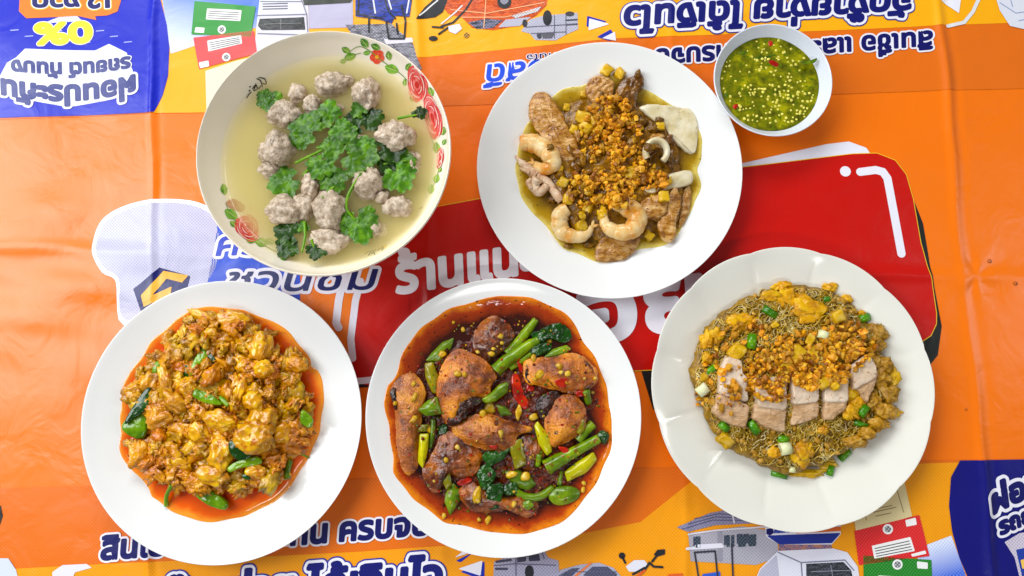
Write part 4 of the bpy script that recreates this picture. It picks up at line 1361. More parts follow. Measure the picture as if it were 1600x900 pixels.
for i, (u, v, w, h) in enumerate(balls):
    px, py = BW([(u, v)])[0]
    hh = min(w, h) / 2.307 * M * 0.95
    sk = SUNK.get(i, 0.55)
    z = ZL + hh * (0.5 - sk) - 0.001
    x, y = P(px, py, z)
    vv, ff = lump_data(w / 2.307 * M * 0.86, h / 2.307 * M * 0.86, hh, sub=4, amp=0.36, sc=1.2, seed=i + 3, grain=0.22, gsc=6.5, octv=3)
    vv = vv + np.array((x, y, z))
    tag(mobj('meatball', vv, ff, MEAT), 'minced pork meatball in the soup, ' + where[i], 'meatball', 'meatballs in the soup')
    soup.add(vv, ff)
# the liquid's own level, so leaves float
soup.add([(bx - .2, by - .2, ZL), (bx + .2, by - .2, ZL), (bx + .2, by + .2, ZL), (bx - .2, by + .2, ZL)], [(0, 1, 2, 3)])

CIL = food('cilantro_leaf', [(34, 76, 6), (66, 116, 14), (112, 158, 40)], scale=170, rough=0.38, bump=0.8, bscale=420, coat=0.25, vary=0.22)
CILD = food('dark_cilantro_leaf', [(16, 38, 4), (32, 64, 8), (56, 90, 18)], scale=170, rough=0.35, bump=0.8, bscale=420, coat=0.3, vary=0.2)
STEM = food('green_stem', [(70, 120, 30), (110, 160, 50), (140, 180, 70)], scale=120, rough=0.3, bump=0.3, coat=0.4, vary=0.1)


def sprig(label, leaves, stems, dark=()):
    px, py = BW([leaves[0][:2]])[0]
    x0, y0, z0 = soup.at(px, py)
    root = empty('cilantro_sprig', (x0, y0, ZL)); tag(root, label, 'herb')
    add = []
    for i, (u, v, L, a, dz) in enumerate(leaves):
        px, py = BW([(u, v)])[0]; x, y, z = soup.at(px, py)
        z = max(ZL, min(z, ZL + 0.009)) + dz
        x, y = P(px, py, z)
        vv, ff = leaf_data(x, y, z + 0.0015, L / 2.307 * M * 1.1, math.radians(a), 'cilantro', seed=i * 3 + int(u), curl=0.16, tiltv=ru(-.12, .12))
        mobj('leaf', vv, ff, CILD if i in dark else CIL, root)
    for s in stems:
        pts = BW([(a, b) for a, b in s])
        zz = [max(ZL + 0.001, min(soup.at(*p)[2], ZL + .008)) + 0.0015 for p in pts]
        w = [P(p[0], p[1], z) + (z,) for p, z in zip(pts, zz)]
        vv, ff = tube_data(w, [0.0011] * (len(w) - 1) + [0.0007], seg=7)
        mobj('stem', vv, ff, STEM, root)
    return root


sprig('broad bunch of bright cilantro in the middle of the soup', [(425, 380, 72, 150, .003), (400, 400, 50, 200, .002), (492, 322, 48, 80, .002), (465, 350, 44, 60, .003), (585, 470, 78, -10, .004), (545, 392, 52, 95, .003),
       (620, 440, 44, 20, .003), (470, 498, 56, -110, .003), (350, 560, 66, 200, .001), (505, 545, 56, -60, .003), (490, 450, 50, 10, .003), (560, 420, 44, 60, .0035)],
      [[(372, 496), (430, 468), (500, 436), (560, 430), (640, 436)], [(450, 440), (500, 440), (540, 420)], [(400, 540), (440, 500), (480, 470)], [(468, 620), (520, 575), (575, 545)]])
sprig('darker cilantro leaves at the right of the soup bunch', [(700, 440, 66, 10, .000), (740, 535, 66, -60, .002), (700, 480, 56, -20, .001), (640, 345, 50, 30, .000), (610, 312, 36, 130, .002), (760, 490, 42, 0, .0015), (600, 360, 50, 150, 0)],
      [[(560, 460), (640, 450), (700, 490)], [(690, 500), (730, 490), (775, 488)]], dark=(0, 2, 3, 6))
sprig('bright cilantro leaf on a stem reaching to the bottom of the bowl', [(600, 715, 66, -70, .001), (620, 690, 46, -20, .001), (575, 700, 40, 220, .001)], [[(620, 524), (585, 570), (560, 620), (560, 665), (590, 700)], [(610, 530), (575, 590), (556, 640)]])
sprig('small lone cilantro leaf floating at the upper left of the soup', [(282, 270, 44, 190, .0), (262, 258, 26, 150, .0), (300, 262, 26, 20, .0)], [])
sprig('dark cilantro leaves at the bottom of the soup', [(358, 752, 54, 160, -.0005), (350, 790, 46, 240, -.0005), (452, 802, 40, -100, .0), (400, 735, 26, 80, .0)], [[(405, 706), (408, 760), (395, 820)], [(430, 770), (440, 800)]], dark=(0, 1, 2))
sprig('tiny cilantro leaf touching the right wall of the soup bowl', [(820, 318, 26, 20, .0), (808, 322, 16, 160, .0)], [[(740, 335), (775, 328), (810, 322)]], dark=(0, 1))
GREASE = CIL


# ============================================================ SEAFOOD PLATE
sea = plate(952.5, 261, 415, 'plain white plate at top centre holding seafood, pork and fried garlic', MELA)
S = conv(780, 90, 4)
OIL = sauce_mat('yellow_oil_gravy', (214, 192, 92), (176, 138, 4), (122, 86, 4), speck=((90, 70, 14), 420, 0.66), nsc=70)
puddle('gravy', S([(100, 680), (150, 470), (250, 330), (345, 235), (440, 195), (520, 178), (700, 120), (900, 200), (1050, 290), (1200, 380), (1250, 500), (1262, 620), (1240, 700), (1258, 800), (1200, 950), (1100, 1130), (980, 1190),
                     (860, 1200), (750, 1270), (600, 1280), (480, 1220), (390, 1190), (320, 1090), (200, 960), (130, 850)]), sea, 0.0088, OIL, 'thin yellow oily gravy spread under the seafood', 'gravy')
PORK = food('braised_pork', [(128, 80, 34), (182, 134, 80), (214, 178, 128)], scale=90, rough=0.24, bump=0.9, bscale=420, coat=0.5, vary=0.10, specks=((120, 76, 34), 300, 0.62), rim=((120, 66, 24), 1.02), spec=.5, span=.28, stretch=(1, 2.2, 1))
PORKD = food('dark_braised_pork', [(64, 34, 8), (118, 74, 22), (164, 114, 46)], scale=130, spec=.5, rough=0.22, bump=0.8, bscale=360, coat=0.6, vary=0.15)
SQU = food('squid_flesh', [(194, 174, 118), (216, 204, 168), (234, 228, 206)], scale=60, rough=0.28, bump=0.25, bscale=300, coat=0.5, vary=0.05, sss=0.15, val=1.0, sat=1.0, specks=((176, 146, 74), 420, 0.68), rim=((206, 176, 104), 1.2))
SHR = food('shrimp_flesh', [(214, 130, 44), (232, 196, 140), (240, 226, 190)], scale=60, rough=0.28, bump=0.35, bscale=420, coat=0.55, vary=0.05, sss=0.2)
GAR = food('fried_garlic', [(160, 96, 12), (212, 148, 36), (238, 196, 98)], scale=260, rough=0.5, bump=0.5, bscale=900, coat=0.15, vary=0.42, hue=0.022, val=0.98, sat=1.04)
GARB = food('browned_garlic', [(104, 50, 4), (152, 88, 12), (186, 118, 30)], scale=260, rough=0.4, bump=0.5, bscale=900, coat=0.2, vary=0.3)
GARP = food('pale_garlic_chunk', [(176, 130, 34), (214, 174, 78), (230, 200, 120)], scale=150, rough=0.38, bump=0.5, bscale=500, coat=0.4, vary=0.12)
DARKG = food('dark_gravy_bits', [(66, 38, 2), (124, 82, 10), (170, 124, 30)], scale=200, rough=0.2, bump=0.8, bscale=500, coat=0.3, vary=0.2)
v, f = slab_data(S([(330, 420), (520, 250), (800, 250), (1080, 480), (1150, 800), (1100, 1050), (820, 1130), (560, 1120), (420, 1000), (300, 700)]), 0.0062, 0.012, dome=0.8, amp=0.0022, nsc=110, n=120, rings=24, seed=4)
tag(mobj('gravy_bits', v, f, DARKG), 'dark mass of pork scraps and gravy under the garlic', 'gravy bits', kind='stuff'); sea.add(v, f)
RG = random.Random(3)
for i in range(46):
    a = ru(0, 2 * PI); r = ru(0.35, 1.0)
    u, v_ = 720 + 430 * r * math.cos(a), 680 + 480 * r * math.sin(a)
    px, py = S([(u, v_)])[0]
    m_ = random.choice([PORKD, PORKD, PORK, DARKG, GARP])
    lump(sea, 'seafood_scrap', px, py, ru(12, 26), ru(9, 16), ru(.005, .008), m_, 'small glossy scrap of pork or squid lying in the gravy', 'scrap', 'scraps between the seafood pieces', seed=i + 90, sub=3, amp=.45, sc=1.5, rot=ru(0, 3), sink=.3, add=(i % 2 == 0))
rp = lambda *a, **k: rest_piece(sea, *a, **k)
rp('pork_slice', S([(185, 330), (212, 232), (290, 210), (326, 245), (395, 340), (440, 450), (500, 560), (470, 640), (350, 615), (280, 520), (215, 420)]), 0.0095, PORK, 'long pale pork slice at the left of the seafood, above the first shrimp', 'pork', 'pork slices on the seafood plate', seed=1, ridges=0.0005, rdir=2.2, amp=0.0012)
rp('pork_slice', S([(540, 180), (600, 110), (700, 128), (718, 200), (690, 255), (620, 290), (556, 240)]), 0.009, PORK, 'square pork slice at the top of the heap', 'pork', 'pork slices on the seafood plate', seed=2, ridges=0.0007, rdir=2.4, amp=0.001)
rp('pork_slice', S([(720, 240), (758, 140), (830, 112), (864, 72), (912, 130), (872, 230), (850, 330), (795, 350), (725, 290)]), 0.0095, PORKD, 'dark brown pork slice at the top right of the heap', 'pork', 'pork slices on the seafood plate', seed=3, amp=0.0016)
rp('pork_slice', S([(1000, 1000), (1060, 860), (1110, 800), (1138, 890), (1112, 1010), (1100, 1120), (1062, 1156), (1000, 1095)]), 0.008, PORK, 'narrow pork slice standing at the lower right', 'pork', 'pork slices on the seafood plate', seed=5, amp=0.001)
rp('pork_slice', S([(1120, 1050), (1150, 840), (1195, 800), (1196, 930), (1170, 1010), (1130, 1060)]), 0.006, PORK, 'thin pork slice nearest the right edge of the heap', 'pork', 'pork slices on the seafood plate', seed=6, amp=0.001)
rp('pork_slice', S([(885, 900), (1000, 850), (1062, 860), (1048, 950), (980, 1010), (890, 990)]), 0.008, PORK, 'small pork slice under the squid strip', 'pork', 'pork slices on the seafood plate', seed=7, amp=0.0012)
rp('pork_slice', S([(605, 1265), (632, 1130), (720, 1120), (860, 1080), (884, 1130), (830, 1230), (740, 1272)]), 0.0065, PORK, 'grey pork slice at the bottom of the heap', 'pork', 'pork slices on the seafood plate', seed=8, amp=0.001)
rp('squid_piece', S([(868, 318), (930, 290), (1060, 300), (1150, 312), (1222, 345), (1245, 450), (1220, 600), (1170, 580), (1075, 505), (1040, 430), (960, 385)]), 0.006, SQU, 'large white triangular squid piece at the right', 'squid', seed=9, amp=0.0009, dome=0.4, sharp=True, tilt=(-0.06, 0.05))
rp('squid_flap', S([(1040, 400), (1090, 350), (1170, 312), (1226, 350), (1244, 450), (1222, 590), (1150, 540), (1080, 470)]), 0.003, SQU, 'folded upper flap of the triangular squid piece', 'squid', seed=10, amp=0.0004, dome=0.7)
rp('squid_strip', S([(898, 826), (960, 790), (1050, 730), (1180, 700), (1212, 742), (1190, 790), (1050, 822), (960, 845)]), 0.006, SQU, 'curved white squid strip pointing right below the ring', 'squid', seed=11, amp=0.0006, dome=0.6)
cxy = S([(975, 600)])[0]; X, Y, Z = sea.at(*cxy)
ring = [(X + 0.0088 * math.cos(t), Y + 0.0088 * math.sin(t) * 1.05, Z + 0.004 + 0.002 * math.sin(t)) for t in [(-0.9 + i * 0.42) for i in range(12)]]
v, f = tube_data(ring, [0.0026] * 12, seg=10, flat=1.9); tag(mobj('squid_ring', v, f, SQU), 'curled white squid ring with a dark hollow, right of the garlic', 'squid'); sea.add(v, f)


def shrimp(pts, rad, label, tail=True):
    root = empty('shrimp', sea.at(*pts[0]))
    tag(root, label, 'shrimp')
    n = len(pts); rr = [rad * k for k in np.interp(np.linspace(0, 1, n), [0, .15, .45, .8, 1], [0.72, 1.0, 1.02, 0.72, 0.34])]
    o = tube(sea, 'body', pts, rr, SHR, None, None, parent=root, seg=18, flat=0.8, sub=12, rib=0.13, ribn=7, wob=0.08)
    e = np.array(pts[-1]); t = e - np.array(pts[-2]); t = t / np.linalg.norm(t); nn = np.array((-t[1], t[0]))
    for s in (-1, 1):
        q = [tuple(e), tuple(e + t * 5 + nn * s * 3), tuple(e + t * 10 + nn * s * 6)]
        tube(sea, 'tail_fin', q, [1.6, 2.6, 0.8], SHR, None, None, parent=root, seg=8, flat=0.4, add=False)


shrimp(S([(130, 545), (190, 545), (260, 575), (320, 625), (330, 680), (270, 705), (215, 665)]), 15.0, 'pale shrimp at the far left under the long pork slice')
shrimp(S([(430, 950), (385, 985), (375, 1045), (400, 1100), (460, 1125), (530, 1115), (580, 1060)]), 13.0, 'curled shrimp at the lower left beside the yellow gravy')
shrimp(S([(700, 905), (770, 930), (845, 985), (850, 1050), (800, 1095), (720, 1095), (662, 1050), (655, 990)]), 15.0, 'curled shrimp at the bottom centre over a grey pork slice')
troot = empty('squid_tentacles', sea.at(*S([(240, 760)])[0])); tag(troot, 'pinkish squid tentacles lying at the left below the first shrimp', 'squid')
TEN = food('tentacle_skin', [(168, 118, 92), (212, 180, 150), (234, 220, 196)], scale=120, rough=0.3, bump=0.8, bscale=600, coat=0.5, vary=0.05)
for pts, rr in (([(100, 615), (130, 650), (180, 700), (235, 745)], [1.5, 4.5, 7.5, 9]), ([(235, 745), (285, 775), (330, 830), (370, 880), (385, 900)], [9, 9, 7, 7, 5]), ([(240, 760), (215, 810), (250, 850), (300, 800)], [8, 8.5, 8, 5]),
                ([(200, 760), (180, 800), (200, 820)], [3, 4, 3]), ([(130, 690), (150, 700), (190, 720)], [1.5, 2.5, 3])):
    tube(sea, 'tentacle', S(pts), rr, TEN, None, None, parent=troot, seg=12, wob=0.25)
GLAB = ['at the very top, left one of a pair on the seafood', 'at the very top, right one of a pair on the seafood', 'larger, right of the long pork slice', 'just below the larger one by the long pork slice',
        'right of the squid tentacles', 'below the one beside the tentacles', 'above the gap between the two curled shrimps', 'touching the lower left curled shrimp', 'large, left of the squid strip', 'on the left end of the squid strip',
        'small, on top of the squid strip', 'over the small pork slice under the strip', 'at the lower right between two pork slices', 'in the lower middle of the fried garlic', 'small, beside the upper end of the long pork slice',
        'tiny, at the middle of the long pork slice', 'left of the square pork slice', 'on the left corner of the triangular squid', 'small, below the dark pork slice', 'above the tentacles beside the first shrimp', 'tiny, under the left corner of the squid']
for i, (u, v_, w, h) in enumerate([(672, 78, 80, 84), (755, 100, 84, 80), (525, 380, 110, 110), (540, 440, 90, 80), (398, 780, 76, 80), (432, 885, 84, 80), (556, 935, 96, 66), (512, 1055, 82, 80), (840, 722, 130, 84), (975, 735, 80, 70),
                                   (1055, 770, 62, 56), (1030, 870, 80, 86), (935, 1112, 74, 64), (560, 822, 96, 70), (420, 312, 60, 50), (465, 450, 66, 56), (532, 230, 62, 66), (1000, 430, 80, 60), (690, 330, 60, 50), (380, 700, 60, 50), (878, 440, 40, 50)]):
    px, py = S([(u, v_)])[0]
    lump(sea, 'garlic_chunk', px, py, w / 4 * 0.95, h / 4 * 0.95, 0.006, GARP, 'pale golden garlic chunk ' + GLAB[i], 'garlic', 'pale garlic chunks on the seafood', seed=i, sub=3, amp=0.35, sc=1.4, boxy=0.5, rot=ru(0, 3), sink=0.25)
for i, (u, v_, w, h) in enumerate([(850, 360, 60, 50), (890, 400, 80, 60), (960, 440, 70, 60), (1000, 390, 50, 40), (700, 830, 60, 90), (740, 880, 60, 60), (1070, 640, 60, 90), (640, 350, 60, 50), (320, 560, 40, 40), (430, 1180, 60, 30), (930, 560, 50, 50), (560, 1170, 70, 36), (870, 100, 30, 50)]):
    px, py = S([(u, v_)])[0]
    lump(sea, 'gravy_scrap', px, py, w / 4, h / 4, 0.005, DARKG, 'dark glossy scrap of garlic and gravy on the seafood', 'gravy scrap', 'dark scraps on the seafood', seed=i + 40, sub=3, amp=0.5, sc=2.0, sink=0.25)

GM = [proto_mesh('garlic_crumb', b * 0.5, f, GAR) for b, f in CRUMBS]


def crumbs(d, fn, nbig, nsmall, label, group, smin=8, smax=14):
    spots = []
    for i in range(nbig):
        px, py = fn()
        x, y, z = d.at(px, py); s = ru(smin, smax) * M * (1.35 if rnd() < .18 else 1)
        put('garlic_crumb', random.choice(GM), (x, y, z + s * 0.22), (s * ru(.8, 1.3), s * ru(.7, 1.1), s * 0.8), label, 'fried garlic', group)
    for i in range(nsmall):
        px, py = fn(); x, y, z = d.at(px, py); s = (2.2 + 9.5 * rnd() ** 2) * M
        spots.append((x, y, z + s * ru(0.1, .9), s))
    k = int(len(spots) * .84)
    scatter_stuff('garlic_bits', spots[:k], GAR, 'fine ' + label, 'fried garlic')
    scatter_stuff('garlic_bits', spots[k:], GARB, 'browner fine ' + label, 'fried garlic')


def patchy(fn, sc=90, th=0.0, seed=1.0):
    """keeps only the spots where a slow noise is high: an irregular scatter with gaps"""
    def g():
        for _ in range(12):
            p = fn()
            if noise.noise(Vector((p[0] * M * sc, p[1] * M * sc, seed))) > th + ru(-.25, .25): return p
        return p
    return g


def drops(d, mat, n, label, r0=0.80, r1=0.93):
    """stray droplets on the rim of the plate"""
    V = []; F = []; k = 0; b, f = ico(2)
    for i in range(n):
        a = ru(0, 2 * PI); r = ru(r0, r1) * d.R; x, y = d.c[0] + r * math.cos(a), d.c[1] + r * math.sin(a); s = ru(.0004, .0013) * (1 if rnd() < .8 else 1.6)
        v = b * np.array((s * ru(.8, 1.6), s, s * .35)) + np.array((x, y, d.pz(x, y)))
        V.append(v); F += [tuple(q + k for q in t) for t in f]; k += len(v)
    tag(mobj('oil_drops', np.vstack(V), F, mat), label, 'droplets', kind='stuff')


def in_heap(cu, cv, ru_, rv, rot, conv_, p=0.62):
    def fn():
        a = ru(0, 2 * PI); r = rnd() ** p
        x, y = ru_ * r * math.cos(a), rv * r * math.sin(a)
        c, s = math.cos(rot), math.sin(rot)
        return conv_([(cu + x * c - y * s, cv + x * s + y * c)])[0]
    return fn


hs = [in_heap(720, 560, 270, 330, -0.25, S), in_heap(700, 330, 130, 110, 0, S, 0.7), in_heap(880, 740, 220, 110, 0.2, S, 0.7), in_heap(520, 760, 110, 180, 0.1, S)]
fs = [in_heap(720, 550, 200, 300, -.25, S, .75), in_heap(700, 330, 120, 90, 0, S, .7), in_heap(850, 730, 200, 90, .2, S, .7), in_heap(560, 820, 130, 130, .1, S), in_heap(720, 880, 130, 60, .1, S)]
crumbs(sea, patchy(lambda: random.choice(fs + fs[:1] * 2)(), th=-.14), 150, 1750, 'golden fried garlic crumb heaped on the seafood', 'fried garlic crumbs on the seafood')


# ============================================================ DIPPING SAUCE
DIN = smooth_prof([(0, .006), (0.4, .0062), (0.6, .0095), (0.80, .018), (0.93, .0262), (0.985, .0298), (1.0, .0300)], 4)
DOUT = smooth_prof([(0, .002), (0.42, .002), (0.45, .001), (0.48, .001), (0.52, .0045), (0.75, .0135), (0.93, .0245), (1.004, .0290), (1.0, .0300)], 3)
dip = plate(1208, 124, 184, 'small bluish white sauce bowl of green chilli dip at upper right', MELAD, DIN, DOUT, name='sauce_bowl', zr=0.030, cat='bowl', seg=112)
D = conv(1110, 30, 4.735)
DIPM = food('green_chilli_sauce', [(66, 70, 4), (114, 116, 10), (166, 162, 34)], span=.32, scale=95, rough=0.08, bump=0.5, bscale=300, coat=0.5, vary=0, specks=((90, 110, 20), 300, 0.6))
_zl = 0.0208
rl = max(i / 400 for i in range(401) if prof_at(DIN, i / 400) < _zl)
V = [(dip.c[0], dip.c[1], _zl)]; F = []
for j, k in enumerate([0.2, 0.4, 0.6, 0.75, 0.88, 0.96, 1.0]):
    for i in range(96):
        a = 2 * PI * i / 96; r = (rl * k + (0.006 if k == 1 else 0)) * dip.R * (1 + (0.008 * math.sin(5 * a) if k > .9 else 0))
        V.append((dip.c[0] + r * math.cos(a), dip.c[1] + r * math.sin(a), _zl + (0.0004 if k == 1 else 0)))
for i in range(96):
    F.append((0, 1 + i, 1 + (i + 1) % 96))
for j in range(6):
    for i in range(96):
        F.append((1 + j * 96 + i, 1 + (j + 1) * 96 + i, 1 + (j + 1) * 96 + (i + 1) % 96, 1 + j * 96 + (i + 1) % 96))
tag(mobj('chilli_dip', V, F, DIPM), 'green chilli and lime dip filling the small bowl', 'sauce'); dip.add(V, F)
SEED = food('chilli_seed', [(206, 194, 70), (232, 222, 120), (244, 238, 160)], scale=200, rough=0.3, bump=0.2, coat=0.5, vary=0.1)
b, f = ico(2)
sv = b * np.array((0.5, 0.42, 0.16)); sv[:, 0] += 0.10 * (sv[:, 1] ** 2) * 4
SM = proto_mesh('chilli_seed', sv, f, SEED, True)
spots = [(385, 225), (398, 222), (380, 245), (418, 250), (486, 230), (470, 192), (356, 212), (597, 222), (265, 180), (240, 188), (330, 300), (345, 305), (404, 304), (428, 296), (380, 325), (374, 350), (376, 365), (364, 380), (362, 372), (448, 390), (482, 383), (470, 415),
         (492, 290), (506, 280), (505, 298), (568, 288), (574, 318), (598, 343), (612, 312), (632, 335), (655, 310), (582, 403), (598, 430), (575, 430), (588, 455), (520, 425), (440, 488), (460, 492), (508, 500), (552, 487), (582, 495), (644, 468), (665, 458),
         (220, 388), (146, 310), (120, 318), (118, 350), (106, 388), (84, 440), (98, 514), (148, 572), (146, 606), (236, 518), (216, 550), (298, 522), (290, 545), (312, 545), (330, 520), (296, 562), (320, 558), (360, 512), (378, 515), (392, 520), (388, 540), (378, 572),
         (402, 518), (430, 572), (480, 522), (480, 560), (512, 538), (520, 570), (545, 530), (575, 533), (556, 560), (576, 560), (540, 580), (575, 588), (612, 572), (600, 600), (646, 535), (648, 560), (648, 584), (682, 535), (680, 608), (614, 634), (496, 597), (486, 622),
         (510, 640), (500, 668), (450, 670), (440, 690), (412, 694), (394, 645), (322, 642), (312, 615), (216, 640), (218, 672), (244, 668), (265, 660), (294, 660), (318, 710), (342, 718), (378, 730), (312, 748), (346, 756), (440, 732), (442, 768), (484, 756), (508, 712),
         (530, 702), (596, 674), (640, 676), (664, 682), (662, 698), (640, 700), (610, 728), (560, 730), (550, 752), (575, 762), (605, 757), (636, 742), (690, 700), (700, 680), (716, 606), (730, 548), (745, 605), (752, 582), (760, 560), (716, 660), (690, 655), (542, 166), (504, 158), (330, 145), (375, 150)]
spots += [(80 + 700 * rnd(), 150 + 600 * rnd()) for _ in range(60)]
for (u, v_) in spots:
    px, py = D([(u, v_)])[0]
    x, y = P(px, py, _zl)
    if math.hypot(x - dip.c[0], y - dip.c[1]) > rl * dip.R * 0.97: continue
    s = ru(15, 27) / 4.735 * M
    put('chilli_seed', SM, (x, y, _zl + ru(-0.0002, 0.0004)), s, 'pale yellow chilli seed floating in the green dip', 'seed', 'chilli seeds in the dip', rot=(ru(-.3, .3), ru(-.3, .3), ru(0, 6)))
REDC = food('red_chilli', [(120, 14, 4), (176, 28, 8), (206, 60, 20)], scale=120, rough=0.2, bump=0.3, coat=0.7, vary=0.12)
GRNC = food('green_chilli', [(40, 70, 10), (80, 110, 20), (120, 140, 40)], scale=160, rough=0.25, bump=0.4, coat=0.6, vary=0.15)
for o_, lab in (([(430, 310), (470, 302), (505, 330), (490, 350), (450, 335)], 'red chilli scrap near the middle of the green dip'), ([(430, 165), (455, 160), (460, 195), (438, 198)], 'red chilli scrap near the top of the green dip'),
                ([(165, 640), (200, 625), (205, 650), (180, 665)], 'red chilli scrap near the lower left of the green dip')):
    rest_piece(dip, 'chilli_scrap', D(o_), 0.0014, REDC, lab, 'chilli', n=24, rings=4, sink=0.0006, amp=0.0003)
for o_, lab in (([(660, 315), (720, 310), (790, 285), (770, 320), (720, 330), (690, 325)], 'green herb scrap touching the right wall of the dip'), ([(330, 280), (420, 270), (500, 262), (420, 284), (350, 292)], 'thin green strip across the upper dip'),
                ([(105, 540), (125, 545), (135, 580), (115, 575)], 'dark green scrap at the left of the dip'), ([(215, 240), (262, 238), (250, 265), (220, 262)], 'dark green scrap at upper left of the dip')):
    rest_piece(dip, 'herb_scrap', D(o_), 0.0012, GRNC, lab, 'herb', n=24, rings=4, sink=0.0006, amp=0.0003)

# ============================================================ CRAB CURRY
cur = plate(346, 655, 438, 'white plate at lower left holding yellow crab curry in orange oil', MELA)
C = conv(160, 470, 4)
ORO = sauce_mat('orange_curry_oil', (240, 150, 40), (232, 92, 4), (198, 58, 2), nsc=26, wobble=0.35)
puddle('curry_oil', C([(116, 700), (138, 520), (235, 375), (330, 235), (440, 150), (560, 62), (700, 40), (860, 55), (1010, 105), (1150, 180), (1245, 290), (1305, 370), (1300, 400), (1345, 440), (1384, 560), (1372, 720), (1340, 850), (1265, 1010), (1150, 1190), (1000, 1300),
                       (800, 1370), (600, 1378), (430, 1310), (310, 1225), (290, 1180), (180, 1050), (120, 950), (112, 800)]), cur, 0.0120, ORO, 'bright orange curry oil pooled round the crab meat', 'sauce')
CUR = food('curry_egg', [(140, 94, 0), (196, 138, 2), (228, 176, 20)], scale=110, spec=.5, span=.34, rough=0.2, bump=0.7, bscale=380, coat=0.5, vary=0.14, hue=0.025, bdist=0.0009)
CUR2 = food('orange_curry_egg', [(170, 94, 0), (216, 134, 2), (240, 172, 26)], scale=110, spec=.5, span=.34, rough=0.2, bump=0.7, bscale=380, coat=0.5, vary=0.12, hue=0.02, bdist=0.0009)
CRAB = food('crab_meat', [(184, 112, 0), (224, 158, 12), (242, 204, 90)], scale=110, spec=.5, span=.38, specks=((196, 112, 4), 170, .6), rough=0.22, bump=0.5, bscale=330, coat=0.6, vary=0.08)
v, f = slab_data(C([(150, 560), (250, 430), (370, 330), (440, 210), (560, 90), (720, 80), (900, 110), (1010, 230), (1100, 320), (1270, 360), (1260, 450), (1160, 520), (1290, 640), (1290, 780), (1190, 980), (1070, 1130), (900, 1180), (700, 1190), (560, 1160), (390, 1120), (230, 1070), (150, 940), (280, 850), (260, 750), (180, 680)]),
                 0.006, 0.017, dome=0.85, amp=0.0034, nsc=95, n=200, rings=44, seed=9)
tag(mobj('curry_mass', v, f, CUR), 'thick egg and crab curry mass that the lumps sit in', 'curry', kind='stuff'); cur.add(v, f)
heapC = [(150, 560), (250, 430), (370, 330), (440, 210), (560, 90), (720, 80), (900, 110), (1010, 230), (1100, 320), (1270, 360), (1260, 450), (1160, 520), (1290, 640), (1290, 780), (1190, 980), (1070, 1130), (900, 1180), (700, 1190), (560, 1160), (390, 1120), (230, 1070), (150, 940), (280, 850), (260, 750), (180, 680)]


def inpoly(p, q):
    return bool(inside(np.array([[p[0]]]), np.array([[p[1]]]), q)[0, 0])


cl = []
tries = 0
while len(cl) < 230 and tries < 6000:
    tries += 1
    p = (ru(120, 1300), ru(60, 1200))
    if inpoly(p, heapC) and all(math.hypot(p[0] - q[0], p[1] - q[1]) > 44 for q in cl): cl.append(p)
for i, (u, v_) in enumerate(cl):
    px, py = C([(u, v_)])[0]
    L = ru(17, 38); W = L * ru(0.45, 0.8)
    low = v_ > 760
    lump(cur, 'egg_curd', px, py, L, W, ru(0.004, 0.0075), random.choice([CUR, CUR2, CUR2] if low else [CUR, CUR, CUR, CUR2]), 'soft curried egg curd in the crab curry heap', 'egg curd', 'egg curds in the crab curry', seed=i, sub=4 if i % 3 == 0 else 3, amp=0.75, sc=1.9, octv=5,
         rot=ru(0, 3.1), tilt=(ru(-.4, .4), ru(-.4, .4)), sink=0.22, add=(i % 2 == 0))
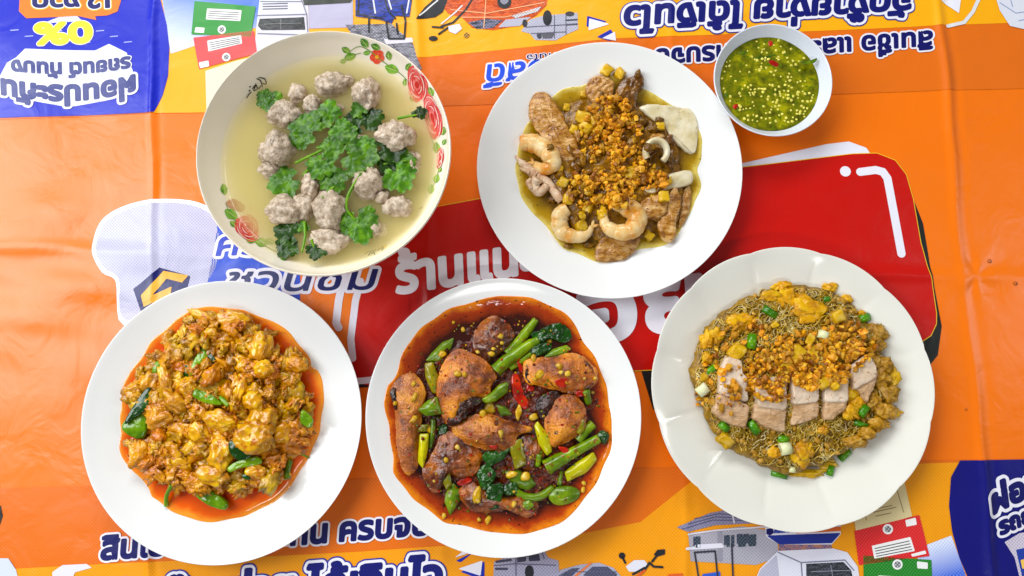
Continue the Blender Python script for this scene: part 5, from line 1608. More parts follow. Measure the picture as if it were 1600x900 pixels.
# loose shreds of crab and egg that tie the lumps together
VV = []; FF = []; nn = 0
for s in range(380):
    while True:
        u, v_ = ru(130, 1290), ru(80, 1180)
        if inpoly((u, v_), heapC): break
    a = ru(0, 2 * PI); cv = ru(-0.5, 0.5); st = ru(8, 20); q = []; r0 = ru(0.0005, 0.0012)
    for k in range(4):
        px, py = C([(u, v_)])[0]; x, y, z = cur.at(px, py); z += ru(-.0002, .0009)
        q.append(P(px, py, z) + (z,)); u += st * math.cos(a); v_ += st * math.sin(a); a += cv
    v2, f2 = tube_data(q, [r0 * .6, r0 * 1.2, r0, r0 * .4], seg=7, sub=3, wob=0.6, seed=s)
    VV += v2; FF += [tuple(i + nn for i in t) for t in f2]; nn += len(v2)
tag(mobj('crab_shreds', VV, FF, CUR2), 'loose shreds of crab and egg over the curry heap', 'crab meat', kind='stuff')
BIGC = [(830, 118, 190, 112, .1, 'oval crab lump at the very top of the curry'), (950, 630, 136, 120, .2, 'round crab lump right of centre in the curry'), (1005, 740, 170, 150, -.5, 'broad crab lump at right of the curry heap'), (850, 570, 84, 215, .12, 'upright finger of crab meat in the middle of the curry'),
        (737, 958, 132, 180, -.1, 'smooth oval crab lump in the lower middle of the curry'), (480, 600, 110, 74, .6, 'white edged crab lump left of centre in the curry'), (610, 820, 160, 110, .3, 'pale crab chunk above the oval lump'), (735, 750, 200, 110, .3, 'wide shredded crab chunk in the curry centre'),
        (945, 850, 220, 170, .1, 'knobbly orange crab chunk at lower right of the curry'), (885, 392, 130, 100, .4, 'crab chunk above the upright finger'), (712, 412, 165, 56, -.4, 'flat slanting crab shred in the upper curry'), (420, 922, 150, 84, .1, 'pale crab chunk in the lower left of the curry'),
        (680, 205, 76, 70, .2, 'small orange crab knob near the top of the curry'), (1005, 425, 112, 100, .1, 'crab knob at upper right of the curry'), (200, 560, 124, 92, -.2, 'crab chunk at the far left edge of the curry'), (960, 1065, 120, 84, .2, 'pale crab chunk under the green leaf'),
        (625, 100, 180, 60, .5, 'long greenish strip at the top left of the curry'), (980, 290, 130, 170, .2, 'rounded crab chunk beneath the top right pool'), (530, 540, 120, 110, .1, 'folded crab piece left of the green chilli'), (390, 500, 70, 190, -.35, 'curved crab finger at the left of the curry'),
        (1210, 400, 130, 90, .2, 'dark crumbly lump at the right tip of the curry'), (1110, 830, 130, 140, .3, 'orange knob at the right edge of the heap'), (690, 1080, 180, 120, .1, 'orange curd near the bottom of the curry'), (230, 960, 120, 160, .1, 'lump at the lower left edge of the curry'),
        (470, 1010, 150, 90, .2, 'curd above the lower stem of the curry'), (540, 690, 130, 60, .2, 'folded curd left of the pale chunk'), (360, 720, 150, 160, .3, 'dark folded curd at left of the curry')]
for i, (u, v_, w, h, r, lab) in enumerate(BIGC):
    px, py = C([(u, v_)])[0]
    lump(cur, 'crab_lump', px, py, w / 4, h / 4, min(w, h) / 4 * M * 0.62, CRAB if i not in (20, 26, 23, 25) else CUR2, lab, 'crab meat', seed=i + 60, sub=4, amp=0.36, sc=1.25, rot=-r, sink=0.26, octv=5)
BRG = food('bright_green_leaf', [(60, 100, 6), (104, 148, 16), (150, 182, 50)], scale=60, rough=0.18, bump=0.4, bscale=200, coat=0.8, vary=0.08)
DKG = food('dark_green_leaf', [(12, 34, 8), (26, 66, 16), (50, 96, 30)], scale=90, rough=0.2, bump=0.7, bscale=240, coat=0.8, vary=0.15)
for o_, t, m_, lab in (([(116, 800), (150, 735), (265, 685), (276, 750), (255, 855), (180, 850)], .006, BRG, 'glossy bright green leaf at the left edge of the curry'),
                       ([(130, 770), (190, 660), (260, 560), (300, 550), (292, 640), (250, 700), (190, 740)], .004, DKG, 'dark green leaf above the bright one at the left of the curry'),
                       ([(308, 420), (340, 372), (412, 398), (360, 450), (310, 495)], .004, BRG, 'green leaf tip at the upper left of the curry'), ([(548, 470), (555, 400), (620, 290), (652, 330), (658, 400), (600, 400)], .0045, BRG, 'bright green leaf standing near the top of the curry'),
                       ([(655, 380), (665, 330), (705, 350), (700, 390)], .003, DKG, 'small dark leaf beside the standing leaf'), ([(558, 585), (590, 548), (680, 590), (745, 645), (700, 655), (600, 620)], .004, BRG, 'olive green chilli in the middle of the curry'),
                       ([(575, 1200), (630, 1158), (700, 1200), (780, 1262), (745, 1310), (610, 1250)], .0065, BRG, 'fat green chilli at the bottom of the curry'), ([(780, 1050), (830, 1010), (960, 975), (990, 1020), (860, 1045), (800, 1070)], .003, BRG, 'green leaf between the pale crab chunks'),
                       ([(790, 880), (850, 890), (930, 960), (870, 1000), (800, 960)], .002, DKG, 'very dark leaf beside the oval crab lump'), ([(1232, 745), (1245, 680), (1310, 740), (1300, 795), (1250, 775)], .004, BRG, 'green leaf at the right edge of the curry'),
                       ([(870, 1090), (905, 1070), (925, 1110), (890, 1115)], .002, DKG, 'tiny dark leaf below the green leaf'), ([(508, 480), (515, 410), (545, 420), (540, 480)], .002, DKG, 'narrow dark leaf left of the standing leaf')):
    rest_piece(cur, 'leaf', C(o_), t, m_, lab, 'leaf', seed=len(lab), n=44, rings=7, amp=0.0009, nsc=90, sink=0.001)
for pts, r, lab in (([(438, 1150), (420, 1210), (402, 1280)], [3, 3, 3.2], 'cut green stem at the bottom left of the curry'), ([(1245, 770), (1215, 830), (1182, 890)], [3.5, 4.5, 4.5], 'green stem below the right leaf of the curry'),
                    ([(1190, 915), (1230, 950), (1294, 982)], [1.6, 1.6, 1], 'thin green stem sticking out over the plate at right'), ([(1180, 1000), (1168, 1050), (1160, 1112)], [4, 4.6, 5], 'olive stem at the lower right of the curry'),
                    ([(740, 600), (765, 625), (792, 655)], [3, 4, 3.4], 'short green stem beside the green chilli')):
    tube(cur, 'stem', C(pts), r, BRG if 'olive' not in lab else GRNC, lab, 'stem')


# ============================================================ FISH IN CHILLI SAUCE
fis = plate(786.5, 647.5, 431, 'white plate at lower centre holding fried fish in dark red chilli sauce', MELA)
Fq = conv(590, 460, 4)
RSA = sauce_mat('red_chilli_sauce', (222, 124, 8), (168, 54, 0), (54, 12, 0), nsc=55, speck=((60, 8, 0), 420, 0.64), wobble=0.4)
puddle('chilli_sauce', Fq([(45, 680), (62, 575), (110, 520), (158, 380), (250, 240), (400, 120), (560, 60), (690, 25), (830, 10), (980, 32), (1100, 82), (1200, 150), (1285, 290), (1380, 430), (1440, 640), (1470, 860), (1455, 960), (1400, 1100), (1330, 1230), (1200, 1380), (1080, 1450), (950, 1485), (830, 1495),
                          (700, 1480), (560, 1450), (440, 1425), (380, 1385), (270, 1310), (180, 1220), (110, 1120), (100, 1000), (75, 850)]), fis, 0.0132, RSA, 'deep red and orange chilli oil round the fried fish', 'sauce', amp=0.0001)
FIS = food('fried_fish', [(108, 44, 0), (184, 96, 0), (226, 144, 18)], scale=48, spec=.5, span=.26, rough=0.2, bump=1.0, bdist=0.0011, bscale=620, coat=0.9, vary=0.12, specks=((96, 36, 2), 240, 0.66), rim=((104, 42, 4), 1.03))
FISB = food('dark_fried_fish', [(58, 20, 0), (116, 50, 0), (176, 94, 8)], scale=60, spec=.5, span=.3, rough=0.18, bump=1.0, bscale=600, coat=0.9, vary=0.12, specks=((60, 20, 2), 260, 0.66), rim=((70, 26, 4), 1.15))
SKIN = food('fried_fish_skin', [(22, 8, 6), (48, 20, 12), (84, 42, 24)], scale=160, rough=0.25, bump=1.0, bscale=500, coat=0.8, vary=0.1)
PASTE = food('chilli_paste', [(34, 6, 0), (80, 20, 0), (140, 54, 2)], scale=200, rough=0.12, bump=1.0, bscale=420, coat=0.4, vary=0.1, bdist=0.001)
v, f = slab_data(Fq([(150, 560), (280, 380), (480, 240), (650, 150), (850, 200), (1100, 250), (1250, 350), (1380, 520), (1380, 800), (1370, 1000), (1250, 1200), (1080, 1350), (800, 1380), (520, 1340), (330, 1260), (200, 1130), (130, 850)]), 0.006, 0.0105, dome=0.75, amp=0.0022, nsc=130, n=200, rings=44, seed=21)
tag(mobj('chilli_paste', v, f, PASTE), 'dark chilli paste and crushed garlic between the fish pieces', 'chilli paste', kind='stuff'); fis.add(v, f)
def fp(name, outl, thick, mat, *a, **k):
    if name == 'fish_piece':
        thick *= 1.3; k.setdefault('edge', 0.12); k.setdefault('dome', 1.0); k['amp'] = k.get('amp', .001) * 1.1; k['rings'] = 14; k['n'] = 84; k['grow'] = 1.05
    if name == 'stalk_piece': k.setdefault('edge', 0.25); k['sharp'] = 'round' not in a[0]
    return rest_piece(fis, name, outl, thick, mat, *a, **k)
FG = 'fried fish pieces in chilli sauce'
fp('fish_piece', Fq([(900, 900), (1000, 900), (1040, 1000), (980, 1090), (900, 1070)]), .006, FISB, 'dark fish piece mostly hidden at centre right', 'fish', FG, seed=1, amp=.0012)
fp('fish_piece', Fq([(600, 340), (610, 230), (680, 158), (740, 138), (822, 190), (848, 255), (800, 335), (722, 395), (690, 425), (640, 392)]), .010, FISB, 'dark brown fish piece at the top, left of the stems', 'fish', FG, seed=2, amp=.0012)
fp('fish_piece', Fq([(1050, 800), (1085, 700), (1150, 640), (1230, 640), (1290, 700), (1302, 800), (1270, 870), (1150, 935), (1090, 935)]), .011, FIS, 'round orange fish piece at the right', 'fish', FG, seed=4, amp=.0008)
fp('fish_skin', Fq([(990, 700), (1010, 640), (1080, 600), (1150, 610), (1120, 660), (1080, 720), (1050, 790), (1000, 760)]), .009, SKIN, 'charred skin flap left of the round orange fish piece', 'fish', seed=14, amp=.0016)
fp('fish_piece', Fq([(918, 450), (960, 405), (1100, 392), (1200, 370), (1290, 400), (1362, 480), (1350, 560), (1270, 615), (1180, 612), (1050, 575), (960, 560), (928, 520)]), .011, FIS, 'flat fish steak with dark rim at upper right', 'fish', FG, seed=3, amp=.001)
for q, lab in (([(918, 470), (960, 405), (1010, 398), (980, 470), (990, 560), (940, 550)], 'dark skin edge at the left end of the upper right steak'), ([(1290, 410), (1362, 480), (1350, 560), (1270, 618), (1180, 616), (1280, 560), (1320, 490)], 'dark skin edge at the right end of the upper right steak')):
    fp('fish_skin', Fq(q), .0035, SKIN if 'left' in lab else FISB, lab, 'fish', seed=31, amp=.0012)
fp('fish_piece', Fq([(88, 600), (130, 535), (210, 500), (270, 560), (292, 640), (272, 760), (252, 900), (242, 1060), (200, 1112), (150, 1080), (118, 950), (112, 800), (105, 690)]), .0095, FIS, 'long narrow fish strip along the left side', 'fish', FG, seed=6, amp=.001)
fp('fish_skin', Fq([(76, 610), (100, 580), (122, 600), (130, 700), (105, 720), (88, 660)]), .007, SKIN, 'black skin edge on the long left fish strip', 'fish', seed=16, amp=.001)
fp('fish_piece', Fq([(320, 1040), (390, 900), (460, 868), (540, 900), (652, 1000), (640, 1050), (600, 1120), (520, 1150), (450, 1130), (400, 1180), (382, 1240), (320, 1205), (285, 1100)]), .0095, FISB, 'brown fish piece at the lower left', 'fish', FG, seed=7, amp=.0014)
fp('fish_piece', Fq([(515, 1230), (600, 1180), (680, 1225), (800, 1265), (900, 1270), (985, 1300), (975, 1372), (900, 1392), (800, 1345), (700, 1372), (600, 1352), (540, 1300)]), .0085, FISB, 'brown fish piece along the bottom edge', 'fish', FG, seed=8, amp=.0014)
fp('fish_piece', Fq([(395, 480), (440, 392), (508, 352), (600, 378), (680, 430), (735, 505), (700, 565), (690, 622), (600, 662), (535, 725), (465, 815), (428, 790), (390, 712), (374, 600)]), .013, FIS, 'largest golden fish piece, left of centre', 'fish', FG, seed=5, amp=.0009)
fp('fish_skin', Fq([(436, 800), (470, 700), (540, 655), (620, 640), (650, 668), (580, 720), (540, 780), (470, 832)]), .008, SKIN, 'crisp dark skin under the largest golden fish piece', 'fish', seed=15, amp=.0022)
fp('fish_piece', Fq([(478, 830), (560, 770), (690, 748), (800, 790), (880, 815), (952, 838), (945, 862), (870, 880), (838, 960), (700, 972), (600, 945), (520, 912)]), .010, FIS, 'golden fish piece with a curled tail in the centre', 'fish', FG, seed=9, amp=.0009)
VG = food('green_onion_stalk', [(58, 92, 4), (104, 136, 14), (156, 180, 60)], scale=55, rough=0.25, bump=0.9, bscale=200, coat=0.5, vary=0.14, spec=.4, specks=((110, 90, 6), 150, .62), rim=((60, 84, 4), 1.1))
VY = food('yellow_green_stalk', [(150, 150, 14), (190, 184, 40), (216, 206, 90)], scale=55, rough=0.22, bump=0.3, bscale=260, coat=0.6, vary=0.08)
VO = food('olive_stalk', [(84, 84, 8), (128, 122, 20), (160, 146, 40)], scale=55, rough=0.22, bump=0.4, bscale=260, coat=0.6, vary=0.1)
for q, t, m_, lab in (([(298, 415), (330, 370), (400, 300), (478, 268), (462, 335), (395, 412), (330, 420)], .005, VG, 'green stalk piece at the upper left of the fish'), ([(292, 432), (342, 420), (382, 520), (376, 625), (338, 612), (298, 520)], .006, VO, 'olive stalk piece left of the largest fish piece'),
                      ([(248, 722), (312, 660), (372, 636), (402, 745), (308, 762)], .006, VG, 'stalk piece touching the lower left of the largest fish'), ([(638, 662), (700, 622), (760, 560), (822, 545), (812, 612), (742, 668), (680, 682)], .0055, VG, 'bright stalk piece right of the largest fish piece'),
                      ([(1038, 392), (1090, 345), (1180, 313), (1212, 340), (1160, 382), (1060, 398)], .0045, VG, 'green stalk piece above the upper right steak'), ([(738, 682), (800, 700), (842, 752), (770, 762)], .004, VG, 'small green stalk piece above the central fish'),
                      ([(978, 820), (1000, 790), (1080, 890), (1092, 982), (1058, 1012), (1008, 940)], .0065, VY, 'yellow green stalk piece right of centre'), ([(1168, 1112), (1230, 1060), (1352, 985), (1376, 1035), (1300, 1120), (1188, 1175)], .007, VY, 'thick yellow green stalk at lower right'),
                      ([(1068, 1245), (1120, 1205), (1220, 1202), (1268, 1240), (1240, 1292), (1140, 1324), (1080, 1292)], .0075, VG, 'round pale green aubergine slice at lower right'), ([(788, 1110), (880, 1098), (960, 1140), (992, 1190), (940, 1228), (850, 1202)], .006, VG, 'bright stalk piece topped with garlic at lower centre'),
                      ([(424, 1242), (470, 1178), (518, 1230), (512, 1300), (450, 1388), (418, 1300)], .0065, VG, 'bright green stalk piece at the bottom left'), ([(258, 872), (322, 870), (312, 980), (282, 1092), (250, 1052)], .0055, VY, 'yellow pointed stalk on the left strip'),
                      ([(818, 930), (900, 898), (930, 1060), (860, 1098)], .004, VO, 'olive stalk piece below the curled fish tail'), ([(398, 1162), (450, 1108), (462, 1190), (428, 1222)], .003, VO, 'small olive scrap on the lower left fish'),
                      ([(240, 860), (262, 815), (320, 812), (300, 860)], .003, VO, 'olive ring above the yellow pointed stalk'), ([(908, 1296), (950, 1286), (978, 1320), (940, 1350), (905, 1330)], .004, VG, 'small green chilli ring at the bottom'),
                      ([(1120, 1190), (1140, 1100), (1162, 1110), (1150, 1200)], .003, VG, 'thin green scrap beside the thick stalk'), ([(1240, 830), (1290, 780), (1290, 850), (1255, 870)], .003, VO, 'olive scrap under the round orange fish')):
    fp('stalk_piece', Fq(q), t, m_, lab, 'vegetable', seed=len(lab), n=44, rings=7, amp=.0004, nsc=90, dome=0.9, sink=.001)
for pts, r, lab in (([(990, 158), (930, 235), (870, 310), (810, 375)], [5, 7, 7, 7.5], 'thin green stem at the top, upper of a crossing pair'), ([(1005, 288), (940, 320), (860, 380), (800, 420), (738, 480)], [6, 8, 9, 9.5, 10], 'thick green stem at the top, lower of a crossing pair'),
                    ([(960, 372), (890, 420), (825, 462)], [4, 5, 5], 'thin stem under the crossing pair'), ([(1050, 1082), (1130, 1035), (1250, 970), (1380, 900)], [12, 10, 8, 7], 'long green stalk reaching to the right edge of the sauce'),
                    ([(1345, 808), (1300, 850), (1250, 912)], [7, 7, 7], 'short green stalk right of the round orange fish'), ([(858, 1222), (920, 1262), (1010, 1262), (1098, 1205)], [5, 6, 6, 5], 'curved green strip at lower centre'),
                    ([(1300, 600), (1318, 680)], [6, 5], 'green stalk end at the far right'), ([(350, 780), (345, 870), (330, 960)], [4, 4, 3], 'dark green strip beside the left fish strip'), ([(1010, 1000), (1000, 1070)], [4, 4], 'short green strip near centre right')):
    tube(fis, 'green_stem', Fq(pts), r, VG if 'dark' not in lab else GRNC, lab, 'stem', wob=0.12)
for q, lab in (([(960, 255), (1020, 215), (1120, 178), (1200, 230), (1190, 300), (1130, 290), (1060, 280), (1000, 290)], 'dark basil leaf at the top right of the fish'), ([(950, 340), (1040, 300), (1090, 310), (1050, 370), (980, 390)], 'dark basil leaf under the pale stalk at top right'),
               ([(650, 1010), (740, 975), (832, 968), (760, 1040), (700, 1080)], 'dark basil leaf below the central fish'), ([(620, 1120), (680, 1060), (740, 1120), (700, 1210), (650, 1220)], 'wilted basil leaf in the lower middle'),
               ([(690, 1200), (785, 1188), (752, 1332), (682, 1332)], 'basil leaf hanging over the bottom fish'), ([(1380, 885), (1410, 850), (1445, 880), (1425, 935), (1395, 920)], 'basil tip at the right edge of the sauce'), ([(380, 840), (430, 810), (440, 880), (390, 900)], 'dark basil scrap left of the central fish'),
               ([(780, 1200), (860, 1180), (870, 1240), (800, 1250)], 'dark basil scrap right of the hanging leaf')):
    fp('basil_leaf', Fq(q), .0028, DKG, lab, 'leaf', seed=len(lab), n=56, rings=9, amp=.0018, nsc=130, sink=.0005)
for q, lab in (([(838, 510), (880, 500), (902, 580), (942, 680), (920, 722), (850, 640)], 'long red chilli slice near the centre top'), ([(1110, 535), (1190, 520), (1172, 585), (1130, 575)], 'red chilli slice on the upper right steak'), ([(496, 1180), (550, 1140), (590, 1160), (540, 1200)], 'red chilli slice on the lower left fish'),
               ([(1130, 950), (1190, 960), (1196, 998), (1150, 985)], 'red chilli slice beside the long stalk'), ([(700, 940), (752, 946), (740, 968), (708, 962)], 'red chilli scrap on the central fish'), ([(940, 560), (980, 580), (970, 606), (932, 600)], 'small red chilli scrap right of the long slice'),
               ([(870, 410), (900, 440), (912, 480), (890, 480)], 'red chilli strip above the long slice'), ([(1240, 610), (1290, 600), (1296, 630), (1250, 640)], 'dark red chilli scrap at right')):
    fp('chilli_slice', Fq(q), .0025, REDC, lab, 'chilli', seed=len(lab), n=32, rings=5, amp=.0004, sink=.0004)
fl = in_heap(760, 780, 640, 640, 0, Fq, 0.5)
gb = [(500, 495, 50, 34), (545, 500, 34, 30), (1135, 450, 36, 44), (1188, 495, 40, 40), (1145, 488, 26, 30), (1015, 500, 60, 50), (985, 530, 30, 24), (770, 262, 34, 34), (712, 372, 34, 40), (725, 340, 30, 22), (776, 303, 26, 22), (405, 372, 52, 48), (975, 400, 50, 34), (1070, 295, 44, 30), (700, 712, 84, 60),
      (660, 745, 44, 46), (880, 738, 90, 34), (225, 780, 34, 56), (320, 845, 40, 64), (500, 955, 30, 34), (428, 1035, 28, 36), (770, 870, 30, 46), (620, 1250, 56, 90), (630, 1292, 26, 30), (852, 1310, 30, 36), (838, 1128, 70, 40), (925, 1135, 60, 60), (690, 1412, 54, 36), (635, 1408, 26, 24), (415, 1385, 30, 34),
      (110, 680, 26, 26), (225, 560, 36, 22), (230, 640, 60, 30), (535, 222, 28, 34), (475, 175, 24, 18), (975, 765, 40, 60), (625, 360, 30, 20), (1360, 525, 22, 22), (1343, 612, 24, 24), (1290, 1180, 30, 30), (1285, 1220, 36, 26)]
GARW = food('soft_garlic', [(170, 120, 30), (206, 166, 70), (226, 204, 130)], scale=150, rough=0.25, bump=0.4, coat=0.6, vary=0.15)
for i, (u, v_, w, h) in enumerate(gb):
    px, py = Fq([(u, v_)])[0]
    lump(fis, 'garlic_piece', px, py, w / 4, h / 4, .003, GARW, 'small pale garlic piece on the fried fish', 'garlic', 'garlic pieces on the fish', seed=i, sub=2, amp=.4, sc=1.1, rot=ru(0, 3), sink=.2, add=False)
def bits(d, fn, n, mats, name, label, cat, smin, smax):
    for m_, lab2 in mats:
        sp = []
        for i in range(n):
            px, py = fn(); x, y, z = d.at(px, py); s = ru(smin, smax) * M
            sp.append((x, y, z + s * .1, s))
        scatter_stuff(name, sp, m_, label + lab2, cat)
bits(fis, patchy(fl), 130, [(GARW, 'pale garlic'), (REDC, 'red chilli'), (GRNC, 'green chilli')], 'crushed_bits', 'crushed bits strewn over the fish, ', 'crushed seasoning', 2.0, 4.6)
bits(fis, patchy(fl), 60, [(PASTE, 'dark paste')], 'crushed_bits', 'crushed bits strewn over the fish, ', 'crushed seasoning', 3.0, 7.0)


# ============================================================ GLASS NOODLES
noo = plate(1239, 603, 440, 'cream plate with a scalloped rim at lower right holding fried glass noodles', MELAC, lobes=12, seg=240, name='scalloped_plate', lob=0.015)
N_ = conv(1060, 430, 4)
NOD = food('glass_noodle', [(142, 110, 44), (186, 156, 78), (218, 196, 126)], scale=60, rough=0.12, spec=.6, bump=0.1, coat=0.9, vary=0.22)
NODM = food('noodle_mass', [(98, 70, 18), (146, 110, 38), (186, 150, 72)], scale=170, rough=0.3, bump=1.0, bscale=500, coat=0.5, vary=0.05, bdist=0.001)
mound = [(90, 600), (140, 420), (250, 270), (400, 160), (600, 75), (760, 70), (960, 90), (1100, 190), (1180, 270), (1290, 370), (1295, 480), (1350, 620), (1350, 760), (1300, 900), (1210, 1010), (1090, 1100), (960, 1160), (760, 1230), (600, 1220), (400, 1120), (270, 1050), (190, 880), (110, 700)]
v, f = slab_data(N_(mound), 0.006, 0.020, dome=0.9, amp=0.0030, nsc=100, n=200, rings=44, seed=33)
tag(mobj('noodle_mass', v, f, NODM), 'dense fried glass noodle mound under the pork', 'noodles', kind='stuff'); noo.add(v, f)


def in_mound():
    while True:
        p = (ru(90, 1360), ru(60, 1240))
        if inpoly(p, mound): return p


VV = []; FF = []; nn = 0
for s in range(1000):
    # long limp strands that bend slowly and run in loose bundles
    u, v_ = in_mound(); a = 9 * noise.noise(Vector((u * .004, v_ * .004, .3))) + ru(-.9, .9)
    cv = ru(-.45, .45); dc = ru(-.12, .12); st = ru(11, 17); n_ = random.choice([9, 11, 13]); pts = []
    for k in range(n_):
        pts.append((u, v_)); u += st * math.cos(a); v_ += st * math.sin(a); a += cv + ru(-.12, .12); cv += dc
        if abs(cv) > .6: dc = -dc
    while len(pts) > 5 and not inpoly(pts[-1], mound): pts.pop()
    if not inpoly(pts[-1], mound) or not inpoly(pts[len(pts) // 2], mound): continue
    if len(pts) % 2 == 0: pts.pop()
    q = [None] * len(pts)
    for k in range(0, len(pts), 2):
        px, py = N_([pts[k]])[0]; x, y, z = noo.at(px, py); q[k] = z + ru(.0001, .0018)
    for k in range(1, len(pts), 2): q[k] = (q[k - 1] + q[k + 1]) / 2
    w = []
    for p_, z in zip(pts, q):
        px, py = N_([p_])[0]; w.append(P(px, py, z) + (z,))
    r_ = ru(.00042, .00064)
    v2, f2 = tube_data(w, [r_] * len(w), seg=5, sub=3)
    VV += v2; FF += [tuple(i + nn for i in t) for t in f2]; nn += len(v2)
tag(mobj('glass_noodles', VV, FF, NOD), 'tangle of translucent brown glass noodles over the mound', 'noodles', kind='stuff')
NODW = food('pale_noodle', [(170, 152, 100), (200, 186, 140), (220, 210, 170)], scale=60, rough=0.15, bump=0.2, coat=0.8, vary=0.1)
VV = []; FF = []; nn = 0
for s in range(200):
    u, v_ = in_mound(); a = ru(0, 2 * PI); cv = ru(-1.0, 1.0); st = ru(9, 16); q = []
    if not inpoly((u + 4 * st * math.cos(a), v_ + 4 * st * math.sin(a)), mound): continue
    for k in range(6):
        px, py = N_([(u, v_)])[0]; x, y, z = noo.at(px, py); z += ru(.0008, .0026)
        q.append(P(px, py, z) + (z,)); u += st * math.cos(a); v_ += st * math.sin(a); a += cv
    v2, f2 = tube_data(q, [0.00045] * 6, seg=5, sub=3)
    VV += v2; FF += [tuple(i + nn for i in t) for t in f2]; nn += len(v2)
tag(mobj('glass_noodle_strands', VV, FF, NODW), 'paler loose noodle strands over the mound', 'noodles', kind='stuff')
EGG = food('fried_egg_scrap', [(186, 120, 10), (222, 164, 24), (240, 200, 70)], scale=110, rough=0.32, bump=0.8, bscale=420, coat=0.4, vary=0.08)
MIN = food('fried_mince', [(134, 94, 38), (180, 138, 70), (210, 174, 110)], scale=170, rough=0.36, bump=0.8, bscale=500, coat=0.4, vary=0.16)
rs = [(u, v_) for u, v_ in (in_mound() for _ in range(300))]
for i, (u, v_) in enumerate(rs[:150]):
    px, py = N_([(u, v_)])[0]
    lump(noo, 'mince_bit', px, py, ru(6, 13), ru(5, 10), .0035, MIN, 'brown minced pork bit among the glass noodles', 'minced pork', 'mince bits in the noodles', seed=i, sub=2, amp=.5, sc=1.5, rot=ru(0, 3), sink=.2, add=False)
for i, (u, v_, w, h, lab) in enumerate([(660, 70, 130, 60, 'at the very top of the noodles'), (680, 150, 130, 130, 'folded, below the topmost one'), (580, 130, 120, 70, 'left of the folded one'), (820, 215, 180, 150, 'wide and flat at upper centre'), (400, 290, 160, 90, 'at the upper left of the noodles'), (240, 370, 80, 70, 'small, left of the upper left one'),
                                        (180, 410, 80, 110, 'at the left edge of the noodles'), (940, 82, 90, 60, 'small, at the top right'), (1060, 740, 120, 80, 'on the right pork slices'), (1120, 780, 110, 110, 'right of the pork slices'), (775, 1110, 110, 130, 'under the white onion ring'), (800, 1235, 200, 44, 'long strip at the bottom edge'),
                                        (1340, 860, 100, 46, 'small, at the far right'), (1340, 640, 70, 120, 'at the right edge of the mound'), (905, 970, 60, 46, 'small, below the fourth pork slice'), (1080, 850, 90, 90, 'below the right pork slices'), (180, 520, 60, 70, 'small, at far left'), (600, 1110, 70, 60, 'small, at lower left'), (925, 1180, 110, 50, 'at the lower right of the bottom strip'),
                                        (1140, 240, 50, 40, 'tiny, beside the right green onion'), (1050, 150, 80, 50, 'thin, at upper right')]):
    px, py = N_([(u, v_)])[0]
    lump(noo, 'egg_scrap', px, py, w / 4, h / 4, .006, EGG if i not in (11, 13, 18) else GARP, 'yellow fried egg scrap ' + lab, 'egg', 'egg scraps in the noodles', seed=i + 11, sub=4, amp=.55, sc=1.4, rot=0, sink=.18, octv=5)
# a ragged browner edge at the right
ORD = ['first', 'second', 'third', 'fourth', 'fifth', 'sixth', 'seventh', 'eighth', 'ninth', 'tenth', 'eleventh', 'twelfth']
CLV = [360, 430, 560, 650, 740, 850, 930, 990, 1040, 780, 270, 540]
for i, (u, v_, w, h) in enumerate([(1240, 360, 110, 90), (1230, 430, 90, 90), (1290, 560, 80, 80), (1260, 650, 110, 110), (1320, 740, 90, 90), (1290, 850, 100, 80), (1240, 930, 110, 70), (1180, 990, 90, 60), (1100, 1040, 110, 60), (1210, 780, 80, 90), (1000, 270, 100, 90), (1220, 540, 70, 70)]):
    px, py = N_([(u, v_)])[0]
    lump(noo, 'mince_clump', px, py, w / 4, h / 4, .009, MIN, 'browned clump of mince and noodle at the right of the mound, %s from the top' % ORD[sorted(range(12), key=lambda q: CLV[q]).index(i)], 'minced pork', 'mince clumps at the right of the noodles', seed=i + 70, sub=4, amp=.5, sc=1.8, sink=.3, octv=5, grain=.2, gsc=3)
# five slices of boiled pork laid in a row
FAT = food('pork_skin_fat', [(214, 188, 160), (230, 210, 188), (238, 224, 208)], scale=50, rough=0.26, bump=0.3, bscale=300, coat=0.5, vary=0.03, sss=0.15, specks=((196, 156, 120), 300, 0.66))
LEAN = food('boiled_pork_lean', [(176, 138, 100), (206, 172, 138), (224, 196, 166)], scale=50, rough=0.4, bump=1.0, bscale=300, coat=0.3, vary=0.04, stretch=(1.0, 3.0, 1.0), bdist=0.0009)
SL5 = [([(300, 500), (398, 525), (398, 610), (432, 640), (440, 800), (250, 740), (262, 600)], [(245, 735), (445, 810), (428, 958), (330, 940), (215, 862)], 'first pork slice from the left, longest, with bare fat'),
       ([(476, 640), (680, 640), (680, 850), (500, 830), (478, 740)], [(476, 795), (678, 830), (668, 985), (560, 960), (460, 900)], 'second pork slice from the left'),
       ([(708, 620), (882, 620), (880, 800), (708, 815)], [(710, 800), (880, 785), (878, 880), (800, 920), (698, 948)], 'third pork slice from the left'),
       ([(912, 600), (1070, 600), (1058, 800), (912, 800)], [(912, 770), (1062, 760), (1050, 830), (965, 908), (905, 905)], 'fourth pork slice from the left'),
       ([(1085, 560), (1200, 490), (1235, 560), (1240, 640), (1090, 720)], [(1100, 700), (1130, 640), (1250, 600), (1222, 700), (1180, 800), (1150, 770), (1130, 740)], 'fifth pork slice, at the right end of the row')]
